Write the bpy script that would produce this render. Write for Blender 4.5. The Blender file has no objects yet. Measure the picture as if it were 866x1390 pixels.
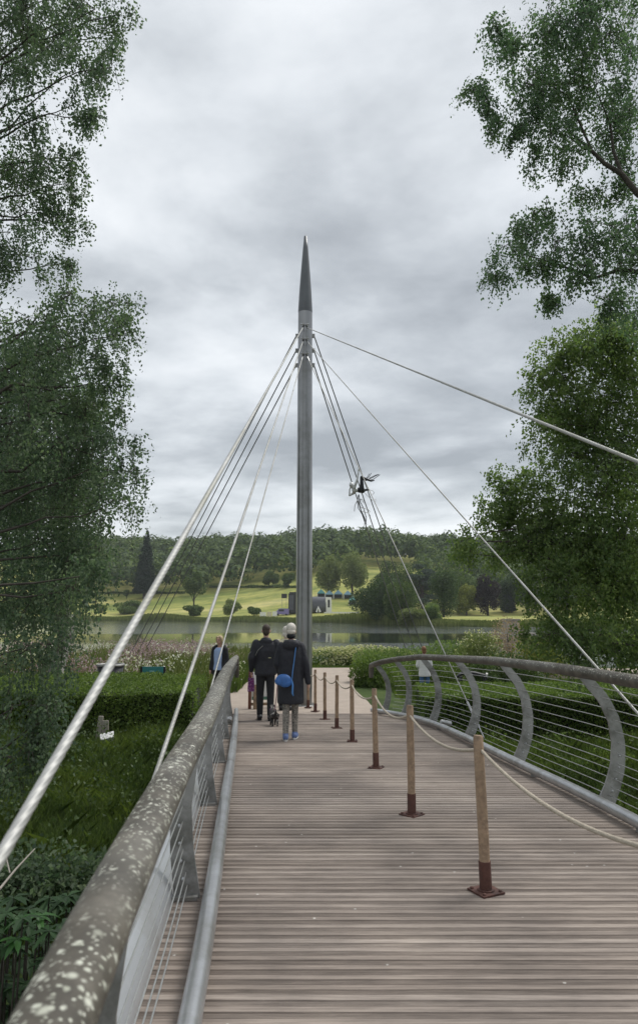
import bpy, bmesh, math, random
import numpy as np
from mathutils import Vector, Matrix

random.seed(7)
RNG = np.random.default_rng(11)
SC = bpy.context.scene
COL = SC.collection
EYE = 1.6                                   # camera height over the crown of the deck (deck crown = z 0)
F, PITCH = 940.0, math.radians(11.0)
CP, SP = math.cos(PITCH), math.sin(PITCH)
TAU = math.tau


# ------------------------------------------------------------------ helpers
def at(px, py, y):
    """a point of the place, given where it shows in the 866 px wide photo and how far ahead it stands"""
    r = (px - 433) / F
    u = (650 - py) / F
    k = y / (CP - u * SP)
    return Vector((r * k, y, (SP + u * CP) * k + EYE))


def tag(o, label=None, cat=None, group=None, kind=None):
    if label: o['label'] = label
    if cat: o['category'] = cat
    if group: o['group'] = group
    if kind: o['kind'] = kind
    return o


def empty(name, loc=(0, 0, 0), rz=0.0):
    o = bpy.data.objects.new(name, None)
    o.empty_display_size = .1
    COL.objects.link(o)
    o.location = loc
    o.rotation_euler = (0, 0, rz)
    return o


def link(name, me, parent=None):
    o = bpy.data.objects.new(name, me)
    COL.objects.link(o)
    if parent is not None:
        o.parent = parent
    return o


def copy_tree(o, parent=None):
    c = o.copy()
    COL.objects.link(c)
    c.parent = parent
    for ch in list(o.children):
        copy_tree(ch, c)
    return c


def smooth01(t):
    t = min(1.0, max(0.0, t))
    return t * t * (3 - 2 * t)


def sstep(a, b, v):
    return smooth01((v - a) / (b - a))


def interp(v, pts):
    if v <= pts[0][0]: return pts[0][1]
    for (a, fa), (b, fb) in zip(pts, pts[1:]):
        if v <= b:
            return fa + (fb - fa) * (v - a) / (b - a)
    return pts[-1][1]


class MB:
    """collects shapes into one mesh"""

    def __init__(self):
        self.v, self.f, self.m, self.s = [], [], [], []
        self.mi = 0
        self.sm = True

    def add(self, vs, fs, sm=None):
        b = len(self.v)
        self.v += [tuple(p) for p in vs]
        for f in fs:
            self.f.append(tuple(i + b for i in f))
            self.m.append(self.mi)
            self.s.append(self.sm if sm is None else sm)

    def box(self, c, s, M=None, taper=1.0):
        hx, hy, hz = s[0] / 2, s[1] / 2, s[2] / 2
        vs = []
        for z in (-hz, hz):
            k = taper if z > 0 else 1.0
            for x, y in ((-hx, -hy), (hx, -hy), (hx, hy), (-hx, hy)):
                p = Vector((x * k, y * k, z))
                if M is not None: p = M @ p
                vs.append(p + Vector(c))
        self.add(vs, [(3, 2, 1, 0), (4, 5, 6, 7), (0, 1, 5, 4), (1, 2, 6, 5), (2, 3, 7, 6), (3, 0, 4, 7)], False)

    def tube(self, pts, r, n=10, cap=True, ry=None):
        """tube along pts; r is one radius or one per point; ry flattens it in the binormal direction"""
        pts = [Vector(p) for p in pts]
        rs = r if hasattr(r, '__len__') else [r] * len(pts)
        up = None
        rings = []
        for i, p in enumerate(pts):
            t = (pts[min(i + 1, len(pts) - 1)] - pts[max(i - 1, 0)])
            t = t.normalized() if t.length > 1e-9 else Vector((0, 0, 1))
            if up is None:
                up = Vector((0, 0, 1)) if abs(t.z) < .9 else Vector((1, 0, 0))
            a = up - t * up.dot(t)
            a = a.normalized() if a.length > 1e-6 else t.orthogonal().normalized()
            up = a
            b = t.cross(a)
            k = ry if ry is not None else 1.0
            rings.append([p + (a * math.cos(TAU * j / n) * k + b * math.sin(TAU * j / n)) * rs[i] for j in range(n)])
        vs = [q for ring in rings for q in ring]
        fs = []
        for i in range(len(rings) - 1):
            for j in range(n):
                k = (j + 1) % n
                fs.append((i * n + j, i * n + k, (i + 1) * n + k, (i + 1) * n + j))
        if cap:
            self.add(vs, fs)
            b0 = len(self.v) - len(vs)
            for f in (tuple(range(n))[::-1], tuple((len(rings) - 1) * n + j for j in range(n))):
                self.f.append(tuple(i + b0 for i in f)); self.m.append(self.mi); self.s.append(False)
            return
        self.add(vs, fs)

    def loft(self, rings, cap=True):
        n = len(rings[0])
        vs = [q for r in rings for q in r]
        fs = []
        for i in range(len(rings) - 1):
            for j in range(n):
                k = (j + 1) % n
                fs.append((i * n + j, i * n + k, (i + 1) * n + k, (i + 1) * n + j))
        if cap:
            self.add(vs, fs)
            b0 = len(self.v) - len(vs)
            for f in (tuple(range(n))[::-1], tuple((len(rings) - 1) * n + j for j in range(n))):
                self.f.append(tuple(i + b0 for i in f)); self.m.append(self.mi); self.s.append(False)
            return
        self.add(vs, fs)

    def lathe(self, prof, c=(0, 0, 0), n=20, sx=1.0, sy=1.0):
        self.loft([[Vector((c[0] + r * sx * math.cos(TAU * j / n), c[1] + r * sy * math.sin(TAU * j / n), c[2] + z)) for j in range(n)]
                   for r, z in prof])

    def ball(self, c, r, n=14, m=9, M=None):
        r = r if hasattr(r, '__len__') else (r, r, r)
        rings = []
        for i in range(m + 1):
            a = math.pi * (i + .02) / (m + .04) - math.pi / 2
            ring = []
            for j in range(n):
                p = Vector((r[0] * math.cos(a) * math.cos(TAU * j / n), r[1] * math.cos(a) * math.sin(TAU * j / n), r[2] * math.sin(a)))
                if M is not None: p = M @ p
                ring.append(p + Vector(c))
            rings.append(ring)
        self.loft(rings)

    def limb(self, pts, rs, n=12):
        """tapered limb with round joints"""
        for (a, ra), (b, rb) in zip(zip(pts, rs), zip(pts[1:], rs[1:])):
            a, b = Vector(a), Vector(b)
            self.tube([a, a.lerp(b, .5), b], [ra, (ra + rb) / 2, rb], n)
        for p, r in zip(pts, rs):
            self.ball(p, r, 10, 7)

    def mesh(self, name, mats):
        me = bpy.data.meshes.new(name)
        me.from_pydata(self.v, [], self.f)
        for m in (mats if isinstance(mats, (list, tuple)) else [mats]):
            me.materials.append(m)
        me.polygons.foreach_set('material_index', self.m)
        me.polygons.foreach_set('use_smooth', self.s)
        if any(self.s) and not all(self.s):
            flat = set()
            for f, sm in zip(self.f, self.s):
                if not sm:
                    for a, b in zip(f, f[1:] + f[:1]):
                        flat.add((min(a, b), max(a, b)))
            for e in me.edges:
                if (min(e.vertices), max(e.vertices)) in flat:
                    e.use_edge_sharp = True
        me.update()
        return me

    def build(self, name, mats, parent=None):
        return link(name, self.mesh(name, mats), parent)

    def build_blend(self, name, mats, parent=None, voxel=.012, iters=4, fac=.5):
        """one continuous surface from the overlapping shapes"""
        o = self.build(name, mats, parent)
        m = o.modifiers.new('remesh', 'REMESH'); m.mode = 'VOXEL'; m.voxel_size = voxel; m.use_smooth_shade = True
        s = o.modifiers.new('smooth', 'SMOOTH'); s.factor = fac; s.iterations = iters
        dg = bpy.context.evaluated_depsgraph_get()
        me = bpy.data.meshes.new_from_object(o.evaluated_get(dg))
        o.modifiers.clear()
        old = o.data
        o.data = me
        bpy.data.meshes.remove(old)
        me.name = name
        me.polygons.foreach_set('use_smooth', [True] * len(me.polygons))
        return o


def quads_mesh(name, V, mats, midx=None, tri=False):
    """V: (n,4,3) array of loose quads (or (n,3,3) triangles) -> one mesh"""
    k = V.shape[1]
    n = V.shape[0]
    me = bpy.data.meshes.new(name)
    me.vertices.add(n * k)
    me.vertices.foreach_set('co', V.reshape(-1).astype(np.float32))
    me.loops.add(n * k)
    me.loops.foreach_set('vertex_index', np.arange(n * k, dtype=np.int32))
    me.polygons.add(n)
    me.polygons.foreach_set('loop_start', np.arange(0, n * k, k, dtype=np.int32))
    me.polygons.foreach_set('loop_total', np.full(n, k, dtype=np.int32))
    for m in (mats if isinstance(mats, (list, tuple)) else [mats]):
        me.materials.append(m)
    if midx is not None:
        me.polygons.foreach_set('material_index', midx.astype(np.int32))
    me.update()
    me.validate()
    return me


def unit(a):
    return a / np.maximum(np.linalg.norm(a, axis=-1, keepdims=True), 1e-9)


def rand_dirs(n):
    return unit(RNG.normal(size=(n, 3)))


def leaf_quads(P, axis, size, aspect=.62, normal=None):
    """a pointed leaf at each P along axis"""
    n = len(P)
    axis = unit(axis)
    nr = rand_dirs(n) if normal is None else normal
    side = unit(np.cross(axis, nr))
    nn = np.cross(side, axis)
    L = (size if hasattr(size, '__len__') else np.full(n, size))[:, None]
    w = L * aspect * .5
    b = P - axis * L * .5
    t = P + axis * L * .5
    m = P - axis * L * .08
    fold = nn * w * .35
    return np.stack([b, m + side * w + fold, t, m - side * w + fold], axis=1)


# ------------------------------------------------------------------ materials
def newmat(name):
    m = bpy.data.materials.new(name)
    m.use_nodes = True
    nt = m.node_tree
    nt.nodes.clear()
    out = nt.nodes.new('ShaderNodeOutputMaterial')
    return m, nt, out


def N(nt, t, **kw):
    n = nt.nodes.new(t)
    for k, v in kw.items():
        if hasattr(n, k) and k not in n.inputs.keys():
            setattr(n, k, v)
        else:
            n.inputs[k].default_value = v
    return n


def L(nt, a, b):
    nt.links.new(a, b)


def ramp(nt, fac, stops):
    r = nt.nodes.new('ShaderNodeValToRGB')
    e = r.color_ramp.elements
    while len(e) > 1: e.remove(e[-1])
    e[0].position = stops[0][0]
    e[0].color = tuple(stops[0][1]) + (1,)
    for p, c in stops[1:]:
        x = e.new(p)
        x.color = tuple(c) + (1,)
    L(nt, fac, r.inputs[0])
    return r.outputs[0]


def mixc(nt, fac, a, b, mode='MIX'):
    n = nt.nodes.new('ShaderNodeMix')
    n.data_type = 'RGBA'
    n.blend_type = mode
    for i, v in ((0, fac), (6, a), (7, b)):
        if hasattr(v, 'is_output') or hasattr(v, 'links'):
            L(nt, v, n.inputs[i])
        else:
            n.inputs[i].default_value = v if i == 0 else tuple(v) + (1,)
    return n.outputs[2]


def plain(name, col, rough=.6, metal=0.0, var=.18, scale=6.0, bump=0.0, bscale=40.0, spec=.5, dirt=None, dscale=2.0):
    """a base colour broken up by noise at two scales, with a little bump"""
    m, nt, out = newmat(name)
    p = N(nt, 'ShaderNodeBsdfPrincipled', Roughness=rough, Metallic=metal)
    p.inputs['Specular IOR Level'].default_value = spec
    tc = N(nt, 'ShaderNodeTexCoord')
    n1 = N(nt, 'ShaderNodeTexNoise', Scale=scale, Detail=6.0, Roughness=.6)
    L(nt, tc.outputs['Object'], n1.inputs['Vector'])
    c = ramp(nt, n1.outputs[0], [(.25, [v * (1 - var) for v in col]), (.75, [min(1, v * (1 + var)) for v in col])])
    if dirt:
        n2 = N(nt, 'ShaderNodeTexNoise', Scale=dscale, Detail=8.0, Roughness=.65)
        L(nt, tc.outputs['Object'], n2.inputs['Vector'])
        f = ramp(nt, n2.outputs[0], [(.48, (0, 0, 0)), (.66, (1, 1, 1))])
        c = mixc(nt, f, c, dirt)
    L(nt, c, p.inputs['Base Color'])
    if bump:
        n3 = N(nt, 'ShaderNodeTexNoise', Scale=bscale, Detail=5.0)
        L(nt, tc.outputs['Object'], n3.inputs['Vector'])
        b = N(nt, 'ShaderNodeBump', Strength=bump, Distance=.02)
        L(nt, n3.outputs[0], b.inputs['Height'])
        L(nt, b.outputs[0], p.inputs['Normal'])
    L(nt, p.outputs[0], out.inputs[0])
    return m


def leafmat(name, dark, light, trans=.35, rough=.55, nscale=.0, tint=(1.25, 1.35, .7), amp=1.0):
    """leaves: every leaf its own tone, light passing through"""
    m, nt, out = newmat(name)
    g = N(nt, 'ShaderNodeNewGeometry')
    c = ramp(nt, g.outputs['Random Per Island'], [(0, dark), (.6, [(a + b) / 2 for a, b in zip(dark, light)]), (1, light)])
    if nscale:
        tc = N(nt, 'ShaderNodeTexCoord')
        n = N(nt, 'ShaderNodeTexNoise', Scale=nscale, Detail=3.0)
        L(nt, tc.outputs['Object'], n.inputs['Vector'])
        k = ramp(nt, n.outputs[0], [(.3, (1 - .45 * amp, 1 - .38 * amp, 1 - .34 * amp)), (.5, (1 - .05 * amp, 1 - .05 * amp, 1 - .1 * amp)), (.7, (1 + .5 * amp, 1 + .4 * amp, 1 + .05 * amp))])
        c = mixc(nt, 1.0, c, k, 'MULTIPLY')
    p = N(nt, 'ShaderNodeBsdfPrincipled', Roughness=rough)
    p.inputs['Specular IOR Level'].default_value = .3
    L(nt, c, p.inputs['Base Color'])
    t = N(nt, 'ShaderNodeBsdfTranslucent')
    c2 = mixc(nt, 1.0, c, tint, 'MULTIPLY')
    L(nt, c2, t.inputs['Color'])
    mx = N(nt, 'ShaderNodeMixShader')
    mx.inputs[0].default_value = trans
    L(nt, p.outputs[0], mx.inputs[1])
    L(nt, t.outputs[0], mx.inputs[2])
    L(nt, mx.outputs[0], out.inputs[0])
    return m


def deck_material():
    m, nt, out = newmat('weathered_timber')
    p = N(nt, 'ShaderNodeBsdfPrincipled', Roughness=.78)
    p.inputs['Specular IOR Level'].default_value = .3
    tc = N(nt, 'ShaderNodeTexCoord')
    sep = N(nt, 'ShaderNodeSeparateXYZ')
    L(nt, tc.outputs['Object'], sep.inputs[0])
    div = N(nt, 'ShaderNodeMath', operation='DIVIDE'); div.inputs[1].default_value = BOARD
    L(nt, sep.outputs[1], div.inputs[0])
    fl = N(nt, 'ShaderNodeMath', operation='FLOOR'); L(nt, div.outputs[0], fl.inputs[0])
    wn = N(nt, 'ShaderNodeTexWhiteNoise', noise_dimensions='1D'); L(nt, fl.outputs[0], wn.inputs['W'])
    base = ramp(nt, wn.outputs[0], [(0, (.215, .184, .159)), (.12, (.262, .227, .2)), (.5, (.3, .263, .234)), (.9, (.338, .299, .268)), (1, (.39, .348, .314))])
    mp = N(nt, 'ShaderNodeMapping'); mp.inputs['Scale'].default_value = (2.2, 40, 40)
    L(nt, tc.outputs['Object'], mp.inputs[0])
    gr = N(nt, 'ShaderNodeTexNoise', Scale=1.6, Detail=7.0, Roughness=.65); L(nt, mp.outputs[0], gr.inputs['Vector'])
    k = ramp(nt, gr.outputs[0], [(.3, (.62, .6, .59)), (.7, (1.22, 1.2, 1.18))])
    c = mixc(nt, 1.0, base, k, 'MULTIPLY')
    big = N(nt, 'ShaderNodeTexNoise', Scale=.75, Detail=6.0, Roughness=.6); L(nt, tc.outputs['Object'], big.inputs['Vector'])
    k2 = ramp(nt, big.outputs[0], [(.32, (.68, .67, .67)), (.68, (1.25, 1.23, 1.2))])
    c = mixc(nt, 1.0, c, k2, 'MULTIPLY')
    # droppings and specks of lichen
    vo = N(nt, 'ShaderNodeTexVoronoi', Scale=9.0); L(nt, tc.outputs['Object'], vo.inputs['Vector'])
    f = ramp(nt, vo.outputs['Distance'], [(.05, (1, 1, 1)), (.085, (0, 0, 0))])
    sel = N(nt, 'ShaderNodeSeparateColor'); L(nt, vo.outputs['Color'], sel.inputs[0])
    gt = N(nt, 'ShaderNodeMath', operation='GREATER_THAN'); gt.inputs[1].default_value = .72; L(nt, sel.outputs[0], gt.inputs[0])
    mu = N(nt, 'ShaderNodeMath', operation='MULTIPLY'); L(nt, f, mu.inputs[0]); L(nt, gt.outputs[0], mu.inputs[1])
    c = mixc(nt, mu.outputs[0], c, (.62, .6, .55))
    # darker scuffs
    sc = N(nt, 'ShaderNodeTexNoise', Scale=3.1, Detail=9.0, Roughness=.75); L(nt, tc.outputs['Object'], sc.inputs['Vector'])
    fs = ramp(nt, sc.outputs[0], [(.6, (0, 0, 0)), (.74, (.55, .55, .55))])
    c = mixc(nt, fs, c, (.17, .145, .125))
    L(nt, c, p.inputs['Base Color'])
    b = N(nt, 'ShaderNodeBump', Strength=.25, Distance=.006)
    L(nt, gr.outputs[0], b.inputs['Height']); L(nt, b.outputs[0], p.inputs['Normal'])
    L(nt, p.outputs[0], out.inputs[0])
    return m


def handrail_material(name, amount):
    m, nt, out = newmat(name)
    p = N(nt, 'ShaderNodeBsdfPrincipled', Roughness=.62)
    tc = N(nt, 'ShaderNodeTexCoord')
    n1 = N(nt, 'ShaderNodeTexNoise', Scale=7.0, Detail=8.0, Roughness=.68); L(nt, tc.outputs['Object'], n1.inputs['Vector'])
    c = ramp(nt, n1.outputs[0], [(.28, (.032, .029, .022)), (.5, (.07, .062, .048)), (.72, (.15, .135, .108))])
    n0 = N(nt, 'ShaderNodeTexNoise', Scale=1.3, Detail=4.0); L(nt, tc.outputs['Object'], n0.inputs['Vector'])
    f0 = ramp(nt, n0.outputs[0], [(.5, (0, 0, 0)), (.72, (.6, .6, .6))])
    c = mixc(nt, f0, c, (.17, .165, .15))
    # lichen: rounded patches of several sizes
    wob = N(nt, 'ShaderNodeTexNoise', Scale=28.0, Detail=3.0); L(nt, tc.outputs['Object'], wob.inputs['Vector'])
    mx = N(nt, 'ShaderNodeVectorMath', operation='MULTIPLY_ADD')
    mx.inputs[1].default_value = (.02, .02, .02)
    L(nt, wob.outputs['Color'], mx.inputs[0]); L(nt, tc.outputs['Object'], mx.inputs[2])
    tot = None
    for sc_, thr, keep in ((30.0, .27, .86 - amount), (52.0, .28, .84 - amount), (95.0, .3, .78 - amount)):
        v = N(nt, 'ShaderNodeTexVoronoi', Scale=sc_); L(nt, mx.outputs[0], v.inputs['Vector'])
        f = ramp(nt, v.outputs['Distance'], [(thr - .12, (1, 1, 1)), (thr + .06, (0, 0, 0))])
        se = N(nt, 'ShaderNodeSeparateColor'); L(nt, v.outputs['Color'], se.inputs[0])
        g = N(nt, 'ShaderNodeMath', operation='GREATER_THAN'); g.inputs[1].default_value = keep; L(nt, se.outputs[0], g.inputs[0])
        u = N(nt, 'ShaderNodeMath', operation='MULTIPLY'); L(nt, f, u.inputs[0]); L(nt, g.outputs[0], u.inputs[1])
        if tot is None:
            tot = u.outputs[0]
        else:
            a = N(nt, 'ShaderNodeMath', operation='MAXIMUM'); L(nt, tot, a.inputs[0]); L(nt, u.outputs[0], a.inputs[1]); tot = a.outputs[0]
    msk = N(nt, 'ShaderNodeTexNoise', Scale=3.2, Detail=4.0); L(nt, tc.outputs['Object'], msk.inputs['Vector'])
    mr = ramp(nt, msk.outputs[0], [(.3, (.0, .0, .0)), (.42, (1, 1, 1))])
    # lichen grows on the upper side
    ge = N(nt, 'ShaderNodeNewGeometry'); sx = N(nt, 'ShaderNodeSeparateXYZ'); L(nt, ge.outputs['Normal'], sx.inputs[0])
    upm = ramp(nt, sx.outputs[2], [(.0, (0, 0, 0)), (.35, (1, 1, 1))])
    a1 = N(nt, 'ShaderNodeMath', operation='MULTIPLY'); L(nt, tot, a1.inputs[0]); L(nt, mr, a1.inputs[1])
    a2 = N(nt, 'ShaderNodeMath', operation='MULTIPLY'); L(nt, a1.outputs[0], a2.inputs[0]); L(nt, upm, a2.inputs[1])
    li = ramp(nt, wob.outputs[0], [(.3, (.34, .35, .28)), (.55, (.52, .53, .45)), (.75, (.66, .66, .58))])
    c = mixc(nt, a2.outputs[0], c, li)
    L(nt, c, p.inputs['Base Color'])
    bn = N(nt, 'ShaderNodeBump', Strength=.35, Distance=.004)
    L(nt, n1.outputs[0], bn.inputs['Height']); L(nt, bn.outputs[0], p.inputs['Normal'])
    L(nt, p.outputs[0], out.inputs[0])
    return m


def water_material():
    m, nt, out = newmat('lake_water')
    p = N(nt, 'ShaderNodeBsdfPrincipled', Roughness=.04, IOR=1.65)
    p.inputs['Base Color'].default_value = (.03, .036, .03, 1)
    p.inputs['Specular IOR Level'].default_value = .8
    tc = N(nt, 'ShaderNodeTexCoord')
    mp = N(nt, 'ShaderNodeMapping'); mp.inputs['Scale'].default_value = (.35, 1.0, 1.0)
    L(nt, tc.outputs['Object'], mp.inputs[0])
    rp = N(nt, 'ShaderNodeTexNoise', Scale=.8, Detail=6.0, Roughness=.6); L(nt, mp.outputs[0], rp.inputs['Vector'])
    mp2 = N(nt, 'ShaderNodeMapping'); mp2.inputs['Scale'].default_value = (.004, .019, 1.0); mp2.inputs['Location'].default_value = (.37, .2, 0)
    L(nt, tc.outputs['Object'], mp2.inputs[0])
    wind = N(nt, 'ShaderNodeTexNoise', Scale=1.0, Detail=4.0, Roughness=.55, Distortion=.5); L(nt, mp2.outputs[0], wind.inputs['Vector'])
    st = ramp(nt, wind.outputs[0], [(.42, (.03, .03, .03)), (.47, (1, 1, 1))])
    ml = N(nt, 'ShaderNodeMath', operation='MULTIPLY'); ml.inputs[1].default_value = .8; L(nt, st, ml.inputs[0])
    b = N(nt, 'ShaderNodeBump', Distance=.2)
    L(nt, ml.outputs[0], b.inputs['Strength']); L(nt, rp.outputs[0], b.inputs['Height'])
    L(nt, b.outputs[0], p.inputs['Normal'])
    L(nt, p.outputs[0], out.inputs[0])
    return m


def ground_material():
    m, nt, out = newmat('grassland')
    p = N(nt, 'ShaderNodeBsdfPrincipled', Roughness=.9)
    p.inputs['Specular IOR Level'].default_value = .1
    tc = N(nt, 'ShaderNodeTexCoord')
    sep = N(nt, 'ShaderNodeSeparateXYZ'); L(nt, tc.outputs['Object'], sep.inputs[0])
    n1 = N(nt, 'ShaderNodeTexNoise', Scale=.9, Detail=8.0, Roughness=.65); L(nt, tc.outputs['Object'], n1.inputs['Vector'])
    near = ramp(nt, n1.outputs[0], [(.3, (.024, .036, .013)), (.55, (.054, .082, .025)), (.75, (.095, .115, .038))])
    mp = N(nt, 'ShaderNodeMapping'); mp.inputs['Scale'].default_value = (.007, .045, .02)
    L(nt, tc.outputs['Object'], mp.inputs[0])
    n2 = N(nt, 'ShaderNodeTexNoise', Scale=1.0, Detail=7.0, Roughness=.62); L(nt, mp.outputs[0], n2.inputs['Vector'])
    far = ramp(nt, n2.outputs[0], [(.34, (.14, .175, .05)), (.48, (.28, .29, .09)), (.56, (.34, .33, .115)), (.68, (.42, .385, .17))])
    n3 = N(nt, 'ShaderNodeTexNoise', Scale=.16, Detail=6.0, Roughness=.7); L(nt, tc.outputs['Object'], n3.inputs['Vector'])
    k = ramp(nt, n3.outputs[0], [(.3, (.6, .7, .7)), (.7, (1.3, 1.22, 1.15))])
    far = mixc(nt, 1.0, far, k, 'MULTIPLY')
    f = N(nt, 'ShaderNodeMapRange'); f.inputs['From Min'].default_value = 80; f.inputs['From Max'].default_value = 120
    L(nt, sep.outputs[1], f.inputs[0])
    c = mixc(nt, f.outputs[0], near, far)
    L(nt, c, p.inputs['Base Color'])
    b = N(nt, 'ShaderNodeBump', Strength=.6, Distance=.1); L(nt, n1.outputs[0], b.inputs['Height']); L(nt, b.outputs[0], p.inputs['Normal'])
    L(nt, p.outputs[0], out.inputs[0])
    return m


BOARD = .088
M = {}
M['deck'] = deck_material()
M['rail_l'] = handrail_material('lichened_timber', .36)
M['rail_r'] = handrail_material('stained_timber', .12)
M['water'] = water_material()
M['ground'] = ground_material()
M['galv'] = plain('galvanised_steel', (.47, .48, .49), .33, .75, .15, 9, .05, 60, dirt=(.34, .34, .33), dscale=3)
M['plate'] = plain('dull_steel_plate', (.30, .30, .292), .5, .45, .25, 7, .08, 50, dirt=(.13, .13, .115), dscale=4)
M['wire'] = plain('bright_steel_wire', (.55, .56, .55), .35, .8, .1, 20)
M['girder'] = plain('silver_painted_steel', (.56, .58, .6), .38, .45, .08, 3, .03, 30, dirt=(.42, .42, .41), dscale=1.5)
M['mast'] = plain('brushed_steel', (.26, .265, .27), .31, .8, .1, 2.5, .03, 25, dirt=(.165, .165, .155), dscale=.7)
M['cone'] = plain('dark_grey_paint', (.1, .108, .118), .4, .2, .14, 3)
M['cable'] = plain('stranded_steel', (.40, .40, .385), .55, .35, .2, 12, dirt=(.3, .3, .26), dscale=2)
M['cabledark'] = plain('dark_steel_rod', (.17, .175, .18), .5, .4, .1, 5)
M['post'] = plain('brown_timber_post', (.31, .22, .145), .8, 0, .3, 14, .3, 60, dirt=(.18, .125, .085), dscale=9)
M['rust'] = plain('rusted_steel', (.105, .047, .036), .75, .2, .35, 18, .2, 80, dirt=(.035, .02, .017), dscale=9)
M['rope'] = plain('natural_rope', (.4, .35, .28), .9, 0, .2, 30, .4, 120)
M['path'] = plain('buff_gravel', (.36, .3, .25), .95, 0, .16, 3, .2, 90, dirt=(.34, .285, .235), dscale=.7)
M['dark'] = plain('black_fabric', (.012, .013, .016), .85, 0, .3, 9, 1.0, 11)
M['dark2'] = plain('charcoal_fabric', (.016, .017, .024), .75, 0, .3, 8, 1.0, 11)
M['black'] = plain('black_plastic', (.016, .016, .018), .45, 0, .2, 5)
M['skin'] = plain('skin', (.46, .28, .21), .55, 0, .08, 20)
M['hair_brown'] = plain('brown_hair', (.045, .03, .022), .7, 0, .3, 40, .3, 120)
M['hair_white'] = plain('white_hair', (.55, .52, .46), .7, 0, .2, 40, .3, 120)
M['hair_blond'] = plain('blond_hair', (.42, .33, .2), .65, 0, .25, 40, .3, 120)
M['hair_red'] = plain('auburn_hair', (.19, .085, .04), .65, 0, .25, 40, .3, 120)
M['bag_blue'] = plain('blue_nylon', (.03, .12, .36), .5, 0, .2, 12, .2, 50)
M['strap'] = plain('blue_webbing', (.06, .2, .48), .6, 0, .1, 12)
M['jean'] = plain('blue_denim', (.07, .15, .32), .85, 0, .2, 15)
M['shoe'] = plain('blue_canvas', (.11, .16, .32), .8, 0, .2, 15)
M['white'] = plain('white_cloth', (.72, .72, .72), .8, 0, .08, 8)
M['sole'] = plain('white_rubber', (.62, .62, .6), .6, 0, .1, 8)
M['shirt'] = plain('pale_blue_shirt', (.3, .4, .62), .8, 0, .1, 8)
M['fur_black'] = plain('black_fur', (.016, .015, .014), .8, 0, .4, 30, .5, 90)
M['fur_white'] = plain('white_fur', (.6, .57, .52), .85, 0, .2, 30, .5, 90)
M['stone'] = plain('grey_stone', (.27, .25, .21), .9, 0, .25, 1.2, .4, 8)
M['pale_stone'] = plain('pale_stone', (.33, .30, .26), .9, 0, .2, 6, .3, 20)
M['bark'] = plain('dark_bark', (.055, .046, .038), .9, 0, .4, 6, .6, 20)
M['birch'] = plain('silver_birch_bark', (.30, .29, .26), .8, 0, .2, 5, .3, 20, dirt=(.045, .04, .035), dscale=3.2)
M['teal'] = plain('teal_board', (.02, .17, .17), .5, 0, .1, 5)
M['signwood'] = plain('red_brown_wood', (.15, .055, .03), .65, 0, .25, 10, .2, 60)
M['signpanel'] = plain('white_board', (.7, .71, .7), .5, 0, .06, 3)
M['signgreen'] = plain('green_band', (.09, .2, .15), .5, 0, .06, 3)
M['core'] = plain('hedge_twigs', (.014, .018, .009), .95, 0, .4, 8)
M['wirewhite'] = plain('pale_galvanised_wire', (.56, .57, .57), .5, .5, .2, 15)
M['wireblack'] = plain('dark_wire', (.03, .032, .036), .5, .5, .2, 15)
M['whitepaint'] = plain('white_paint', (.68, .68, .66), .5, 0, .08, 2)
M['lilac'] = plain('lilac_paint', (.2, .17, .38), .4, 0, .1, 2)
M['cream'] = plain('cream_boards', (.55, .5, .36), .7, 0, .1, 3)
M['tent'] = plain('teal_canvas', (.10, .30, .29), .7, 0, .1, 1)
M['tentblue'] = plain('blue_grey_canvas', (.14, .25, .31), .7, 0, .1, 1)
M['stagegrey'] = plain('slate_tarpaulin', (.075, .078, .095), .6, 0, .2, .8)
M['glass'] = plain('dark_glass', (.02, .025, .03), .1, 0, .05, 2)
M['lamp'] = plain('lamp_lens', (.6, .6, .55), .2, 0, .05, 8)

M['leaf_birch'] = leafmat('birch_leaf', (.065, .103, .066), (.17, .222, .13), .44, nscale=.9, tint=(1.1, 1.3, .95), amp=.6)
M['leaf_birch2'] = leafmat('birch_leaf_fresh', (.07, .12, .075), (.165, .235, .13), .46, nscale=1.1, tint=(1.1, 1.3, .9), amp=.6)
M['leaf_oak'] = leafmat('broad_leaf', (.09, .15, .056), (.21, .275, .11), .52, nscale=.7, amp=.5)
M['leaf_hedge'] = leafmat('clipped_leaf', (.075, .13, .028), (.19, .265, .07), .34, nscale=1.6, amp=.5)
M['leaf_yew'] = leafmat('dark_clipped_leaf', (.04, .07, .025), (.10, .145, .045), .3)
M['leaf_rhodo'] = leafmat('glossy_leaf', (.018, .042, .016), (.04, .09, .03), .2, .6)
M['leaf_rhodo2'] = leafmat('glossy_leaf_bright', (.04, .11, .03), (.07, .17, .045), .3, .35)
M['grass'] = leafmat('grass_blade', (.056, .092, .025), (.15, .205, .066), .45, .7, nscale=1.1, amp=.8)
M['grass_far'] = leafmat('reed_blade', (.09, .12, .035), (.20, .22, .085), .3, .8)
M['meadow'] = leafmat('meadow_stalk', (.085, .11, .035), (.22, .24, .10), .35, .8)
M['fl_pink'] = leafmat('pink_flower', (.30, .19, .26), (.52, .40, .46), .3, .8)
M['fl_white'] = leafmat('white_flower', (.55, .55, .5), (.8, .8, .76), .3, .8)
M['fl_cream'] = leafmat('cream_flower', (.42, .42, .25), (.66, .64, .42), .3, .8)
M['fl_dry'] = leafmat('dry_seedhead', (.25, .18, .14), (.42, .33, .26), .3, .8)
M['wood_far'] = leafmat('wood_leaf', (.036, .066, .026), (.12, .17, .055), .25, .8, .075)
M['lf_dark'] = leafmat('dark_tree_leaf', (.034, .064, .027), (.085, .132, .045), .25, .7)
M['lf_mid'] = leafmat('mid_tree_leaf', (.05, .09, .03), (.135, .185, .055), .25, .7)
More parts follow.
